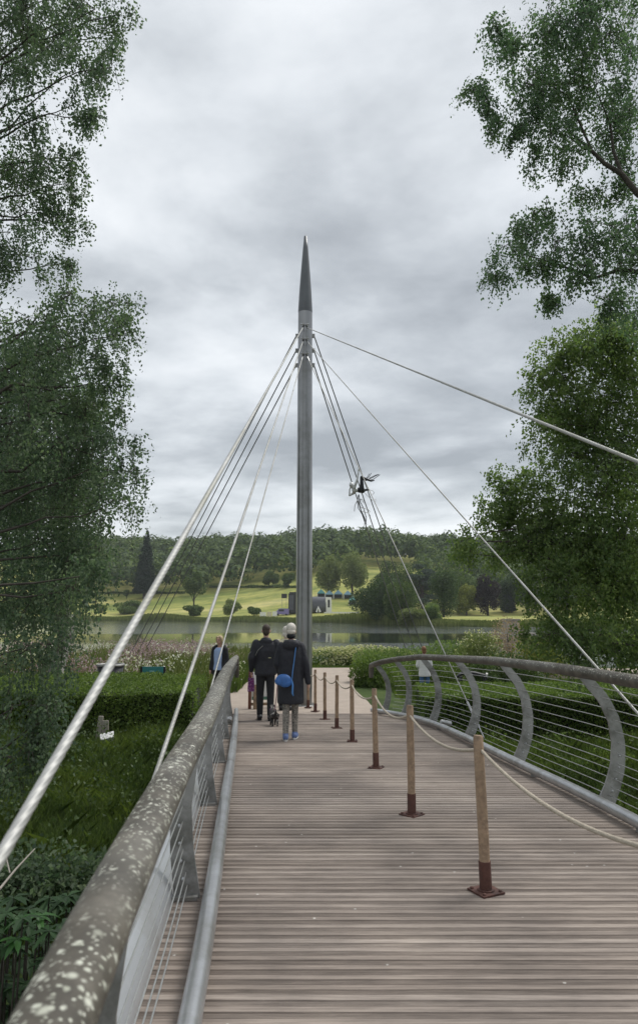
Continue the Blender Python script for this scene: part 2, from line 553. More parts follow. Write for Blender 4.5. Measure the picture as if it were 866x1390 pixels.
M['lf_pale'] = leafmat('pale_tree_leaf', (.12, .16, .055), (.25, .29, .11), .25, .7)
M['lf_yellow'] = leafmat('yellow_tree_leaf', (.14, .17, .035), (.28, .30, .07), .25, .7)
M['lf_copper'] = leafmat('copper_tree_leaf', (.014, .01, .013), (.04, .026, .028), .2, .7)
M['lf_conifer'] = leafmat('conifer_needle', (.012, .027, .017), (.034, .055, .032), .15, .8)
M['lf_cedar'] = leafmat('cedar_needle', (.04, .06, .05), (.085, .115, .095), .15, .8)


# ------------------------------------------------------------------ terrain
WATER = -3.1 + EYE


def far_shore(x):
    return interp(x, [(-400, 345), (-106, 330), (-50, 296), (0, 258), (15, 220), (26, 192), (40, 168), (60, 140), (85, 108), (130, 90), (400, 60)])


def deckz(y):
    v = y - 5.5
    s = math.log1p(math.exp(v)) if v < 30 else v
    return -.048 * s


def gz(x, y):
    """height of the land (world z)"""
    ys = far_shore(x)
    if y > ys - 12:
        t = y - ys
        h = interp(t, [(-12, -5.5), (0, -3.15), (3, -2.5), (25, -1.2)])
        r = y - max(ys, 258)
        h += interp(r, [(0, 0), (25, .2), (60, 4), (150, 22), (250, 42), (400, 63), (800, 78), (3000, 50)])
        h += math.sin(x * .013 + y * .008) * 2.0 * sstep(80, 220, r) + math.sin(x * .05) * .7 * sstep(40, 90, r)
        k = sstep(0, 160, x) * sstep(420, 560, y)
        return h * (1 - .2 * k) + EYE
    left = interp(y, [(-30, -1.7), (-12, -1.9), (-6, -3.3), (0, -3.8), (5.5, -3.7), (8.2, -2.62), (13, -2.17), (16, -2.24), (34, -2.3), (39, -2.9), (46, -3.6), (58, -5)])
    right = interp(y, [(-30, -1.7), (-12, -1.9), (-6, -3.4), (0, -3.9), (7, -3.8), (11, -3.4), (16.5, -3.05), (22, -2.6), (34, -2.6), (39, -2.95), (46, -3.6), (58, -5)])
    mid = interp(y, [(-30, -1.7), (-12, -1.9), (-6, -3.4), (0, -3.9), (9, -3.7), (13.5, -2.7), (15, -2.3), (29, -2.28), (34, -2.35), (39, -2.9), (46, -3.6), (58, -5)])
    a = sstep(-2.6, -1.2, x)
    b = sstep(1.7, 3.6, x)
    h = left * (1 - a) + mid * a
    h = h * (1 - b) + right * b
    h += .05 * math.sin(x * 1.7 + y * .9) * sstep(2, 4, abs(x))
    return h + EYE


def make_ground():
    def axis(segs):
        out = []
        for a, b, st in segs:
            n = max(1, round((b - a) / st))
            out += [a + (b - a) * i / n for i in range(n)]
        out.append(segs[-1][1])
        return out
    xs = axis([(-1500, -450, 75), (-450, -60, 12), (-60, -12, 3), (-12, 12, .5), (12, 60, 3), (60, 450, 12), (450, 1500, 75)])
    ys = axis([(-200, -30, 20), (-30, -8, 2), (-8, 32, .5), (32, 60, 1.5), (60, 90, 6), (90, 360, 4), (360, 900, 14), (900, 3000, 150)])
    mb = MB()
    nx = len(xs)
    vs = [(x, y, gz(x, y)) for y in ys for x in xs]
    fs = []
    for j in range(len(ys) - 1):
        for i in range(nx - 1):
            fs.append((j * nx + i, j * nx + i + 1, (j + 1) * nx + i + 1, (j + 1) * nx + i))
    mb.add(vs, fs)
    tag(mb.build('ground', M['ground']), kind='structure')
    w = MB()
    w.add([(-900, 36, WATER), (600, 36, WATER), (600, 420, WATER), (-900, 420, WATER)], [(0, 1, 2, 3)])
    tag(w.build('lake', M['water']), kind='structure')


make_ground()

# ------------------------------------------------------------------ bridge
LK = [(-.02, -3.5), (-.08, -1.2), (-.2, 0), (-.33, 1.14), (-.44, 2.3), (-.53, 3.48), (-.63, 4.58), (-.81, 6.39), (-1.07, 9.05), (-1.38, 12), (-1.73, 15.2)]
RK = [(2.3, -3.5), (2.38, 0), (2.47, 2.0), (2.52, 3.5), (2.5, 4.5), (2.43, 5.69), (2.36, 6.94), (2.28, 7.9), (2.22, 8.93), (2.14, 10.52), (2.02, 12.2), (1.85, 13.3), (1.55, 14.3), (1.1, 15.2)]


def smooth_curve(pts):
    """dense smooth curve x(y) through the given plan points"""
    ys = [p[1] for p in pts]
    xs = [p[0] for p in pts]
    Y = np.arange(ys[0], ys[-1] + .001, .1)
    X = np.interp(Y, ys, xs)
    for _ in range(14):
        X[1:-1] = .25 * X[:-2] + .5 * X[1:-1] + .25 * X[2:]
    return Y, X


LY, LX = smooth_curve(LK)
RY, RX = smooth_curve(RK)


def edge(side, y):
    return float(np.interp(y, LY, LX)) if side < 0 else float(np.interp(y, RY, RX))


def outward(side, y):
    a = edge(side, y - .15); b = edge(side, y + .15)
    t = Vector((b - a, .3, 0)).normalized()
    n = Vector((t.y, -t.x, 0)) * side
    return (n if n.x * side > 0 else -n), t


def edge_pt(side, y, off=0.0, h=0.0):
    n, t = outward(side, y)
    p = Vector((edge(side, y), y, deckz(y) + h)) + n * off
    return p


def make_deck():
    mb = MB()
    mb.sm = False
    prof = [(.0, -.009), (.004, -.009), (.007, -.001), (.012, 0), (.042, 0)]      # gap, smooth half of the board
    for k in range(4):                                                        # grooved half
        x = .043 + .0105 * k
        prof += [(x, 0), (x + .002, -.0032), (x + .0065, -.0032), (x + .0085, 0)]
    y0, y1 = -3.4, 15.25
    rows = []
    y = y0
    while y < y1:
        lift = random.gauss(0, .0011) - (.0035 if random.random() < .05 else 0)
        for u, d in prof:
            rows.append((y + u, d + lift))
        y += BOARD
    vs = []
    for (yy, d) in rows:
        xl, xr = edge(-1, yy) - .26, edge(1, yy) + .26
        for k in range(5):
            vs.append((xl + (xr - xl) * k / 4, yy, deckz(yy) + d + .0012 * math.sin(math.floor((yy - y0) / BOARD + 1e-6) * 7.3 + k * 1.9)))
    fs = []
    for i in range(len(rows) - 1):
        for k in range(4):
            fs.append((i * 5 + k, i * 5 + k + 1, (i + 1) * 5 + k + 1, (i + 1) * 5 + k))
    mb.add(vs, fs)
    # underside and ends
    n = len(vs)
    us = []
    Ys = [y0 + (rows[-1][0] - y0) * i / 60 for i in range(61)]
    for yy in Ys:
        us += [(edge(-1, yy) - .26, yy, deckz(yy) - .14), (edge(1, yy) + .26, yy, deckz(yy) - .14)]
    mb.add(us, [(2 * i, 2 * i + 2, 2 * i + 3, 2 * i + 1) for i in range(60)])
    for s_ in (0, 1):
        w = []
        for yy in Ys:
            xx = edge(-1, yy) - .26 if s_ == 0 else edge(1, yy) + .26
            w += [(xx, yy, deckz(yy) - .14), (xx, yy, deckz(yy) - .013)]
        mb.add(w, [(2 * i, 2 * i + 1, 2 * i + 3, 2 * i + 2) for i in range(60)])
    yy = rows[-1][0]
    mb.add([(edge(-1, yy) - .26, yy, deckz(yy) - .14), (edge(1, yy) + .26, yy, deckz(yy) - .14), (edge(1, yy) + .26, yy, deckz(yy) - .013), (edge(-1, yy) - .26, yy, deckz(yy) - .013)], [(0, 1, 2, 3)])
    tag(mb.build('bridge_deck', M['deck']), kind='structure')


make_deck()

RAILH = {-1: [(-3, 1.1), (4, 1.1), (7, 1.15), (10, 1.18), (13.4, 1.17), (14.4, 1.12), (14.9, 1.06), (15.2, .98)],
         1: [(-3, 1.1), (5.7, 1.12), (7, 1.15), (9, 1.18), (13.2, 1.18), (14.3, 1.12), (14.9, 1.05), (15.2, .98)]}
PROF = [(.0, .17), (.14, .245), (.3, .305), (.5, .33), (.7, .305), (.88, .225), (1.0, .125), (1.08, .045)]     # height (share of 1.1 m) -> offset outward


PROFL = [(.0, .145), (.25, .185), (.5, .2), (.75, .165), (1.0, .07), (1.08, .03)]


def profile_off(h, side):
    return interp(h, PROF if side > 0 else PROFL)


def make_railing(side, label, railmat):
    root = tag(empty('bridge_railing', (edge(side, 6), 6, deckz(6))), label, 'railing', 'curved bridge railings')
    inv = Matrix.Translation(-root.location)

    def fin(mb, name, mat):
        o = mb.build(name, mat, root)
        o.data.transform(inv)
        return o

    ys = [(-2.6 + .2 * i) for i in range(90) if -2.6 + .2 * i <= 15.0] + [15.1, 15.18]
    mb = MB()
    pts = [edge_pt(side, y, .02 if side < 0 else .0, interp(y, RAILH[side])) for y in ys]
    pts = pts + [pts[-1] + Vector((0, .07, -.06)), pts[-1] + Vector((0, .11, -.15)), pts[-1] + Vector((0, .12, -.26))]
    rad = [.055] * (len(pts) - 3) + [.054, .05, .044]
    mb.tube(pts, [q * (.98 if side < 0 else 1.05) for q in rad], 20, ry=.7 if side < 0 else .92)
    fin(mb, 'handrail', railmat)
    mb = MB()
    mb.tube([edge_pt(side, y, .0, .075) for y in ys], .047, 16)
    kp = fin(mb, 'kerb_pipe', M['galv'])
    # feet carrying the kerb pipe
    y = -.9
    while y < 15:
        ft = MB()
        ft.box(edge_pt(side, y, .02, .02), (.05, .05, .05))
        o = ft.build('pipe_bracket', M['plate'], kp); o.data.transform(inv)
        y += 2.2
    # uprights
    uy = [-2.2, 0.0, 2.2, 4.4, 6.6, 8.85, 11.1, 13.15, 14.35, 15.05]
    for y in uy:
        y = y + (0 if side > 0 else .0)
        n, t = outward(side, y)
        top = interp(y, RAILH[side]) - .04
        mb = MB()
        mb.sm = False
        rings = []
        for i in range(19):
            s = i / 18
            h = -.05 + (top + .05) * s
            hh = max(0, h) / top * 1.08
            off = profile_off(hh, side)
            w = .075 - .028 * s
            h2 = -.05 + (top + .05) * min(1, s + .01)
            d_off = profile_off(max(0, h2) / top * 1.08, side) - off
            tang = Vector((0, 0, 1)) * max(h2 - h, 1e-4) + n * d_off
            tang.normalize()
            wn = t.cross(tang).normalized()
            if wn.dot(n) < 0: wn = -wn
            c = Vector((edge(side, y), y, deckz(y) + h)) + n * off
            rings.append([c - wn * w - t * .011, c + wn * w - t * .011, c + wn * w + t * .011, c - wn * w + t * .011])
        mb.loft(rings)
        u = fin(mb, 'upright', M['plate'])
        for hh in (.1, .19, .28, .37):
            if y < 0: break
            bl = MB()
            c = Vector((edge(side, y), y, deckz(y) + hh * top)) + n * (profile_off(hh * 1.08, side) + .01) - t * .014
            bl.ball(c, (.011, .008, .011), 8, 5)
            b = bl.build('bolt', M['galv'], u); b.data.transform(inv)
    for k in range(12):
        hh = [.07, .13, .19, .25, .31, .39, .47, .56, .65, .74, .83, .92][k]
        mb = MB()
        mb.tube([edge_pt(side, y, profile_off(hh * 1.08, side) - .01, hh * (interp(y, RAILH[side]) - .04)) for y in ys if y <= 15.06], .0038, 5)
        fin(mb, 'wire', M['wire'])
    # base rail outside the deck carrying the feet of the uprights
    for y in uy:
        mb = MB()
        mb.sm = False
        n, t = outward(side, y)
        c = Vector((edge(side, y), y, deckz(y) + .012)) + n * .16
        ang = math.atan2(t.x, t.y)
        mb.box(c, (.15, .1, .02), Matrix.Rotation(-ang, 3, 'Z'))
        fin(mb, 'base_plate', M['plate'])
    return root


make_railing(-1, 'curved steel railing whose close handrail is spotted with white lichen', M['rail_l'])
make_railing(1, 'curved steel railing beyond the rope, its dark handrail nearly free of lichen', M['rail_r'])


def make_girder(side, label):
    mb = MB()
    ys = [-3.4 + .3 * i for i in range(63)]
    ys = [y for y in ys if y < 15.3]
    mb.tube([edge_pt(side, y, .46, -.02 if side < 0 else -.55) for y in ys], .235, 28)
    o = mb.build('edge_girder', M['girder'])
    tag(o, label, 'girder', 'tubular girders along the deck')


make_girder(-1, 'silver tubular girder seen through the wires of the lichened railing')
make_girder(1, 'silver tubular girder beneath the railing on the roped side')

# mast
MX, MY = -.37, 17.5
MZ = deckz(17.5) - .02


def make_mast():
    root = tag(empty('mast', (MX, MY, MZ)), 'tall tapering steel mast with dark pointed tip holding the cables', 'mast')
    zc = at(413, 425, MY).z - MZ
    zt = at(413, 321, MY).z - MZ
    mb = MB()
    mb.lathe([(.205 - .0016 * q, -.1 + (zc + .1) * q / 9) for q in range(10)], n=36)
    mb.build('shaft', M['mast'], root)
    mb = MB()
    mb.lathe([(.192, zc + .002), (.194, zc + .05), (.168, zc + (zt - zc) * .25), (.122, zc + (zt - zc) * .55), (.07, zc + (zt - zc) * .85), (.042, zt), (.0, zt + .01)], n=36)
    mb.build('tip_cone', M['cone'], root)
    mb = MB()
    mb.lathe([(.33, -.02), (.33, .03), (.21, .034)], n=28)
    for k in range(10):
        a = TAU * k / 10
        mb.lathe([(.02, .0), (.02, .06), (.0, .062)], (.275 * math.cos(a), .275 * math.sin(a), 0), 6)
    mb.build('base_flange', M['plate'], root)
    for lev in (445, 464, 484):
        z = at(413, lev, MY).z - MZ
        for sx in (-1, 1):
            mb = MB(); mb.sm = False
            mb.box((sx * .06, -.215, z), (.02, .09, .12))
            o = mb.build('cable_lug', M['plate'], root)
            pin = MB(); pin.tube([(sx * .06 - .045, -.235, z), (sx * .06 + .045, -.235, z)], .022, 10)
            pin.build('pin', M['galv'], o)
    for sx in (-1, 1):
        for lev in (455, 475, 495):
            z = at(413, lev, MY).z - MZ
            mb = MB(); mb.sm = False
            mb.box((sx * .215, .05, z), (.09, .02, .12))
            mb.build('cable_lug', M['plate'], root)
    return root


make_mast()


def lay_plane(a, b, side, off, h):
    """where the plane through the eye and two sighted points meets the girder line"""
    n = (a - Vector((0, 0, EYE))).cross(b - Vector((0, 0, EYE)))
    best = None
    y = -3.0
    while y < 15.2:
        p = edge_pt(side, y, off, h)
        e = abs((p - Vector((0, 0, EYE))).dot(n.normalized()))
        if best is None or e < best[0]:
            best = (e, p.copy())
        y += .02
    return best[1]


def stranded(p0, p1, r, sag=0.0, strands=7, lay=.24, near=0.0):
    """stranded wire rope; the part within `near` metres of the eye carries its twisted strands"""
    mb = MB()
    d = p1 - p0
    Ln = d.length
    t = d.normalized()
    a = t.orthogonal().normalized()
    b = t.cross(a)
    eye = Vector((0, 0, EYE))
    s = 0.0
    rings = []
    while True:
        u = min(1.0, s / Ln)
        c = p0 + d * u + Vector((0, 0, -sag * 4 * u * (1 - u)))
        ph = TAU * s / lay
        n = strands * 4
        ring = []
        for j in range(n):
            th = TAU * j / n
            k = r * (1 + .10 * (abs(math.cos(strands * th / 2)) - .6))
            ring.append(c + (a * math.cos(th + ph) + b * math.sin(th + ph)) * k)
        rings.append(ring)
        if u >= 1: break
        s += .012 if (c - eye).length < near else .06
    mb.loft(rings)
    return mb


def make_cables():
    eye = Vector((0, 0, EYE))

    def top(sx, lev):
        return Vector((MX + sx * .06, MY - .24, at(413, lev, MY - .24).z))
    specs = [
        # side, sight pixel, level, radius, sag, label
        (-1, (60, 1060), 445, .0112, .0, 'thick pale twisted cable slanting close past the lichened handrail'),
        (-1, (217, 1035), 464, .0125, .0, 'pale cable running down behind the lichened handrail, second from the thick one'),
        (-1, (290, 922), 484, .012, .0, 'pale cable ending beside the blond woman behind the lichened handrail'),
        (1, (866, 627), 445, .012, .0, 'uppermost cable crossing the sky into the big leafy tree'),
        (1, (760, 850), 464, .011, .0, 'pale cable slanting across the leafy tree down to the roped side railing'),
        (1, (642, 970), 484, .0115, .0, 'pale cable ending at the far kerb pipe beside a small spotlight'),
    ]
    for side, px, lev, r, sag, label in specs:
        p0 = top(side, lev)
        sight = at(px[0], px[1], 5.0)
        p1 = lay_plane(p0, sight, side, .45, .03)
        d = (p0 - p1).normalized()
        q = p1 + d * .55
        root = tag(empty('stay_cable', p1), label, 'cable', 'stay cables from the mast to the deck')
        inv = Matrix.Translation(-p1)
        o = stranded(q, p0, r, sag, near=8.0).build('strand', M['cable'], root); o.data.transform(inv)
        mb = MB()
        mb.tube([p1 - d * .05, p1 + d * .12, p1 + d * .14, q + d * .02], [r * 1.1, r * 1.1, r * 1.9, r * 1.6], 12)
        o = mb.build('turnbuckle', M['galv'], root); o.data.transform(inv)
        mb = MB()
        mb.tube([p0 - d * .22, p0 - d * .05, p0], [r * 1.2, r * 1.8, r * 1.8], 12)
        o = mb.build('socket', M['galv'], root); o.data.transform(inv)
    # back stays running down to the garden behind the mast
    lab = {-1: ['dark back stay highest on the mast on the lake meadow side', 'dark back stay in the middle of the three over the flower meadow', 'dark back stay lowest on the mast over the flower meadow'],
           1: ['dark back stay highest on the mast behind the wire sculpture', 'dark back stay in the middle of the three behind the wire sculpture', 'dark back stay lowest on the mast behind the wire sculpture']}
    for side in (-1, 1):
        for k, lev in enumerate((455, 475, 495)):
            p0 = Vector((MX + side * .24, MY + .05, at(413, lev, MY).z))
            p1 = at(169 + 9 * k, 905, 30.0 + .0 * k) if side < 0 else at(585 - 12 * k, 905, 30.0)
            p1.z = gz(p1.x, p1.y) + .1
            d = (p0 - p1).normalized()
            root = tag(empty('back_stay', p1), lab[side][k], 'cable', 'back stays anchored in the garden')
            inv = Matrix.Translation(-p1)
            mb = MB(); mb.tube([p1 + d * .4, p1.lerp(p0, .5), p0], .016, 10)
            o = mb.build('rod', M['cabledark'], root); o.data.transform(inv)
            mb = MB(); mb.tube([p1 - d * .1, p1 + d * .45], .03, 10)
            o = mb.build('turnbuckle', M['galv'], root); o.data.transform(inv)


make_cables()

# ------------------------------------------------------------------ rope posts
POSTS = [(1.33, 2.5), (.985, 4.48), (.775, 6.22), (.655, 8.45), (.49, 10.75), (.305, 12.5), (.115, 14.0), (-.08, 15.75), (-.25, 16.75)]


def make_posts():
    proto = empty('rope_post')
    H = .88
    mb = MB()
    mb.tube([(0, 0, .12), (.002, 0, .3), (0, 0, .6), (-.001, 0, H - .012), (0, 0, H)], [.031, .032, .0315, .03, .025], 18)
    mb.build('stake', M['post'], proto)
    mb = MB()
    mb.tube([(0, 0, .008), (0, 0, .17)], .036, 18)
    sl = mb.build('sleeve', M['rust'], proto)
    w = MB()
    w.tube([(0, 0, .006), (0, 0, .018)], .05, 18)
    w.build('weld', M['rust'], sl)
    mb = MB(); mb.sm = False
    mb.box((0, 0, .006), (.155, .155, .01))
    bp = mb.build('base_plate', M['rust'], proto)
    bt = MB()
    for sx in (-1, 1):
        for sy in (-1, 1):
            bt.lathe([(.011, .011), (.011, .02), (0, .0205)], (sx * .058, sy * .058, 0), 6)
    bt.build('bolt', M['rust'], bp)
    labs = ['brown rope post outside the near corner of the deck',
            'closest rope post in full view, its rusted square foot on the boards',
            'rope post second from the viewer along the row, leaning barely',
            'rope post third from the viewer in front of the end of the far railing',
            'rope post fourth along the row, just ahead of the kerb end',
            'rope post fifth along the row, short of the green mound',
            'rope post sixth along the row, beside the path mouth',
            'small rope post seventh along the row, near the mast',
            'last small rope post, right by the foot of the mast and the coat sleeve']
    tilt = [0, -.012, -.004, 0, .006, 0, -.008, .004, 0]
    for i, (x, y) in enumerate(POSTS):
        o = proto if i == 0 else copy_tree(proto)
        z = deckz(y) if y < 15.2 else deckz(y) + .0
        o.location = (x, y, z)
        o.rotation_euler = (.01 * (i % 3 - 1), tilt[i], .35 * i + .1)
        tag(o, labs[i], 'post', 'rope barrier posts on the deck')
    # the rope itself
    mb = MB()
    pts = []
    for i in range(len(POSTS) - 1):
        a, b = POSTS[i], POSTS[i + 1]
        pa = Vector((a[0], a[1], deckz(a[1]) + .80))
        pb = Vector((b[0], b[1], deckz(b[1]) + .80))
        sag = [.13, .10, .11, .1, .09, .09, .1, .08][i]
        for k in range(16):
            u = k / 16
            p = pa.lerp(pb, u)
            p.z -= 4 * sag * u * (1 - u)
            pts.append(p)
    pts.append(pb)
    # twisted lay
    n = 12
    mb.tube(pts, .0105, n)
    o = mb.build('rope', M['rope'])
    tag(o, 'pale sagging rope threaded through the row of brown posts', 'rope')


make_posts()


def make_path():
    out = [(-1.9, 15.26), (-2.6, 17), (-4.6, 17.9), (-7, 18.2), (-7, 19.6), (-4.5, 19.6), (-3.0, 20.4), (-2.35, 22), (-2.2, 26), (-2.4, 29.4), (2, 29.6), (8, 29.5), (14, 29), (14, 27), (8, 27.4), (3.6, 27.5), (1.9, 26.6), (1.15, 24), (1.0, 21.5), (1.25, 18.5), (1.35, 15.26)]
    bm = bmesh.new()
    vs = [bm.verts.new((x, y, 0)) for x, y in out]
    bm.faces.new(vs)
    bmesh.ops.triangulate(bm, faces=bm.faces[:])
    bmesh.ops.subdivide_edges(bm, edges=bm.edges[:], cuts=4, use_grid_fill=True)
    for v in bm.verts:
        y = v.co.y
        v.co.z = interp(y, [(15.2, deckz(15.2) - .012), (18, deckz(17.5) - .04), (22, -2.17 + EYE), (30, -2.2 + EYE)])
    ret = bmesh.ops.extrude_face_region(bm, geom=bm.faces[:])
    for e in ret['geom']:
        if isinstance(e, bmesh.types.BMVert): e.co.z -= .25
    bmesh.ops.recalc_face_normals(bm, faces=bm.faces[:])
    me = bpy.data.meshes.new('path')
    bm.to_mesh(me); bm.free()
    me.materials.append(M['path'])
    tag(link('path', me), kind='structure')


make_path()


# ------------------------------------------------------------------ small bridge fittings
def make_spot(p, rz, label):
    root = tag(empty('spotlight', p, rz), label, 'spotlight', 'small spotlights on the railings')
    mb = MB(); mb.tube([(0, 0, 0), (0, 0, .09)], .012, 8); mb.box((0, 0, .005), (.09, .06, .012)); mb.build('bracket', M['plate'], root)
    mb = MB()
    mb.tube([(-.09, 0, .15), (-.05, 0, .14), (.05, 0, .115), (.09, 0, .105)], [.03, .036, .04, .043], 16)
    b = mb.build('housing', M['galv'], root)
    mb = MB(); mb.tube([(.085, 0, .106), (.094, 0, .104)], .037, 16); mb.build('lens', M['lamp'], b)


make_spot(edge_pt(1, 12.15, .1, .0), .3, 'small silver spotlight clamped by the roped side kerb pipe')
make_spot(edge_pt(-1, 12.6, .14, .02), 2.4, 'small silver spotlight at the lichened railing foot')


# ------------------------------------------------------------------ foliage
def blob(px, py, rx, ry, y, rd=None):
    c = at(px, py, y)
    dep = y * CP + (c.z - EYE) * SP
    a = rx * dep / F
    b = ry * dep / F
    return (np.array(c), np.array([a, rd if rd else max(a, b) * .9, b]))


def strand_leaves(blobs, per_m3, leaf, droop=.7, clump=.22, length=(.35, .9), spacing=.028, maxs=2600, mins=30):
    """leaves strung along drooping twigs that start from clumps inside each blob; returns quads and the twig lines"""
    Q, twigs = [], []
    for c, r in blobs:
        vol = 4.19 * r[0] * r[1] * r[2]
        ns = int(min(maxs, max(mins, vol * per_m3)))
        nc = max(5, int(ns / 16))
        d = rand_dirs(nc) * (RNG.random((nc, 1)) ** (1 / 2.4))
        cl = c + d * r
        idx = RNG.integers(0, nc, ns)
        st = cl[idx] + RNG.normal(size=(ns, 3)) * r.min() * clump
        out = unit((st - c) / r + RNG.normal(size=(ns, 3)) * .6)
        ln = RNG.uniform(length[0], length[1], ns) * min(1.0, .4 + r.min())
        m = int(np.ceil(ln.max() / spacing))
        u = (np.arange(m)[None, :] + RNG.random((ns, m))) / m
        s = u * ln[:, None]
        keep = RNG.random((ns, m)) < (ln / ln.max())[:, None]
        dirv = out[:, None, :] * (1 - droop * u[..., None] * .9) + np.array([0, 0, -1.0]) * (droop * (u[..., None] ** 1.0) * 1.4)
        P = st[:, None, :] + dirv * s[..., None] * .8
        P = P + RNG.normal(size=P.shape) * leaf * .55
        ax = unit(RNG.normal(size=P.shape) * .7 + dirv * .5 + np.array([0, 0, -.55]))
        sz = leaf * RNG.uniform(.65, 1.25, P.shape[:2])
        P, ax, sz = P[keep], ax[keep], sz[keep]
        Q.append(leaf_quads(P, ax, sz, .66))
        for k in range(0, ns, 5):
            e = st[k] + (out[k] * (1 - droop * .9) + np.array([0, 0, -1.4 * droop])) * ln[k] * .7
            twigs.append((cl[idx[k]], st[k], e))
        for k in range(nc):
            if RNG.random() < .6:
                twigs.append((c + (cl[k] - c) * .1, c * .45 + cl[k] * .55 + np.array([0, 0, .08]), cl[k]))
    return np.concatenate(Q), twigs


def limb_path(a, b, bend=.12, n=7, lift=.1):
    a, b = Vector(a), Vector(b)
    d = b - a
    side = d.orthogonal().normalized()
    side.rotate(Matrix.Rotation(random.random() * TAU, 3, d.normalized()))
    pts = []
    for i in range(n + 1):
        u = i / n
        p = a.lerp(b, u) + side * math.sin(u * math.pi) * bend * d.length * .4 + Vector((0, 0, math.sin(u * math.pi) * lift * d.length))
        if 0 < i < n:
            p += Vector((random.gauss(0, 1), random.gauss(0, 1), random.gauss(0, 1))) * .012 * d.length
        pts.append(p)
    return pts


def make_tree(name, label, cat, base, top, rt, blobs, leafmat_, barkmat, group=None, per_m3=60, leaf=.055, limbs=None, extra_paths=(), **kw):
    root = tag(empty(name, base), label, cat, group)
    inv = Matrix.Translation(-Vector(base))
    Q, twigs = strand_leaves(blobs, per_m3, leaf, **kw)
    o = link('crown', quads_mesh('crown', Q, leafmat_), root)
    o.data.transform(inv)
    mb = MB()
    tp = limb_path(base, top, .05, 10, 0)
    mb.tube(tp, [rt * (1.25 if i == 0 else 1 - .085 * i) for i in range(11)], 14)
    t = mb.build('trunk', barkmat, root); t.data.transform(inv)
    for c, r in (limbs if limbs is not None else blobs):
        c = Vector(c)
        k = min(range(len(tp)), key=lambda i: (tp[i] - c).length + (2.0 if tp[i].z > c.z else 0))
        mb = MB()
        pts = limb_path(tp[k], c, .2, 9, .06)
        r0 = rt * .2 * (1 - .06 * k)
        mb.tube(pts, [max(.008, r0 * (1 - .9 * i / 9)) for i in range(10)], 7)
        l_ = mb.build('limb', M['bark'], root); l_.data.transform(inv)
    for pts, r0 in extra_paths:
        mb = MB()
        mb.tube(pts, [max(.006, r0 * (1 - .85 * i / (len(pts) - 1))) for i in range(len(pts))], 8)
        l_ = mb.build('limb', M['bark'], root); l_.data.transform(inv)
    mb = MB()
    for a, b, c in twigs:
        mb.tube([a, b, c], [.006, .004, .0015], 3, cap=False)
    tw = mb.build('twigs', M['bark'], root); tw.data.transform(inv)
    tw['kind'] = 'stuff'
    return root


# --- weeping birch hanging over the bank, its trunk beyond the picture edge
A = 10.0
bl = [(15, 30, 70, 50), (75, 15, 50, 30), (130, 12, 40, 22), (140, 50, 30, 42), (152, 92, 20, 26), (160, 20, 22, 16), (100, 95, 30, 24), (112, 135, 20, 22), (120, 158, 10, 12), (20, 110, 34, 35), (70, 60, 30, 25),
      (18, 170, 42, 40), (60, 215, 42, 26), (98, 215, 24, 14), (35, 250, 50, 40), (85, 250, 28, 20), (70, 290, 38, 22), (95, 300, 18, 16), (15, 315, 40, 40), (45, 350, 45, 22), (88, 358, 24, 12),
      (95, 400, 58, 30), (150, 418, 26, 34), (165, 455, 16, 26), (40, 430, 55, 45), (110, 460, 55, 38), (40, 500, 50, 40), (95, 540, 45, 36), (150, 520, 34, 50), (172, 580, 18, 44),
      (40, 570, 55, 40), (95, 600, 50, 40), (140, 625, 46, 44), (178, 640, 16, 34), (30, 650, 55, 45), (85, 670, 48, 40), (140, 690, 38, 38), (55, 735, 60, 45), (118, 745, 34, 42), (45, 805, 62, 50), (105, 800, 40, 36), (128, 780, 18, 26)]
blobsA = [blob(*b, A + random.uniform(-1.2, 1.2)) for b in bl]
low = [(35, 880, 52, 50, 9.0), (80, 875, 24, 42, 9.2), (30, 955, 48, 45, 8.6), (65, 975, 22, 35, 8.8), (22, 1030, 36, 40, 8.3), (50, 1020, 16, 28, 8.5)]
blobsA += [blob(*b) for b in low]
ba = at(-190, 1000, 9.6)
ba.z = gz(ba.x, ba.y) - .1
topA = at(-60, -120, 10.4)
ex = [([at(-60, 60, 10), at(0, 35, 10), at(30, 15, 10), at(60, 0, 10)], .035), ([at(-40, 560, 10), at(20, 520, 10), at(70, 530, 10), at(120, 505, 10)], .035),
      ([at(-30, 640, 10), at(30, 640, 10), at(80, 600, 10), at(130, 620, 10)], .03)]
make_tree('birch_tree', 'weeping birch with small dark leaves curtaining the bank beside the thick cable', 'tree', ba, topA, .24, blobsA, M['leaf_birch'], M['birch'],
          per_m3=250, leaf=.054, extra_paths=ex, spacing=.036, clump=.3, mins=60)
# --- second birch standing behind the hedge
bb = at(92, 915, 18.3)
bb.z = gz(bb.x, bb.y) - .1
bl = [(40, 520, 80, 60), (110, 560, 45, 50), (60, 640, 90, 60), (130, 680, 35, 50), (50, 740, 90, 60), (110, 770, 40, 45), (40, 830, 60, 40), (105, 830, 24, 26), (-20, 600, 80, 120)]
make_tree('birch_tree', 'birch with a bare grey trunk rising behind the clipped hedge', 'tree', bb, at(70, 470, 18.3), .23, [blob(*b, 18.3 + random.uniform(-1, 1)) for b in bl], M['leaf_birch'], M['birch'],
          per_m3=70, leaf=.085, spacing=.05)

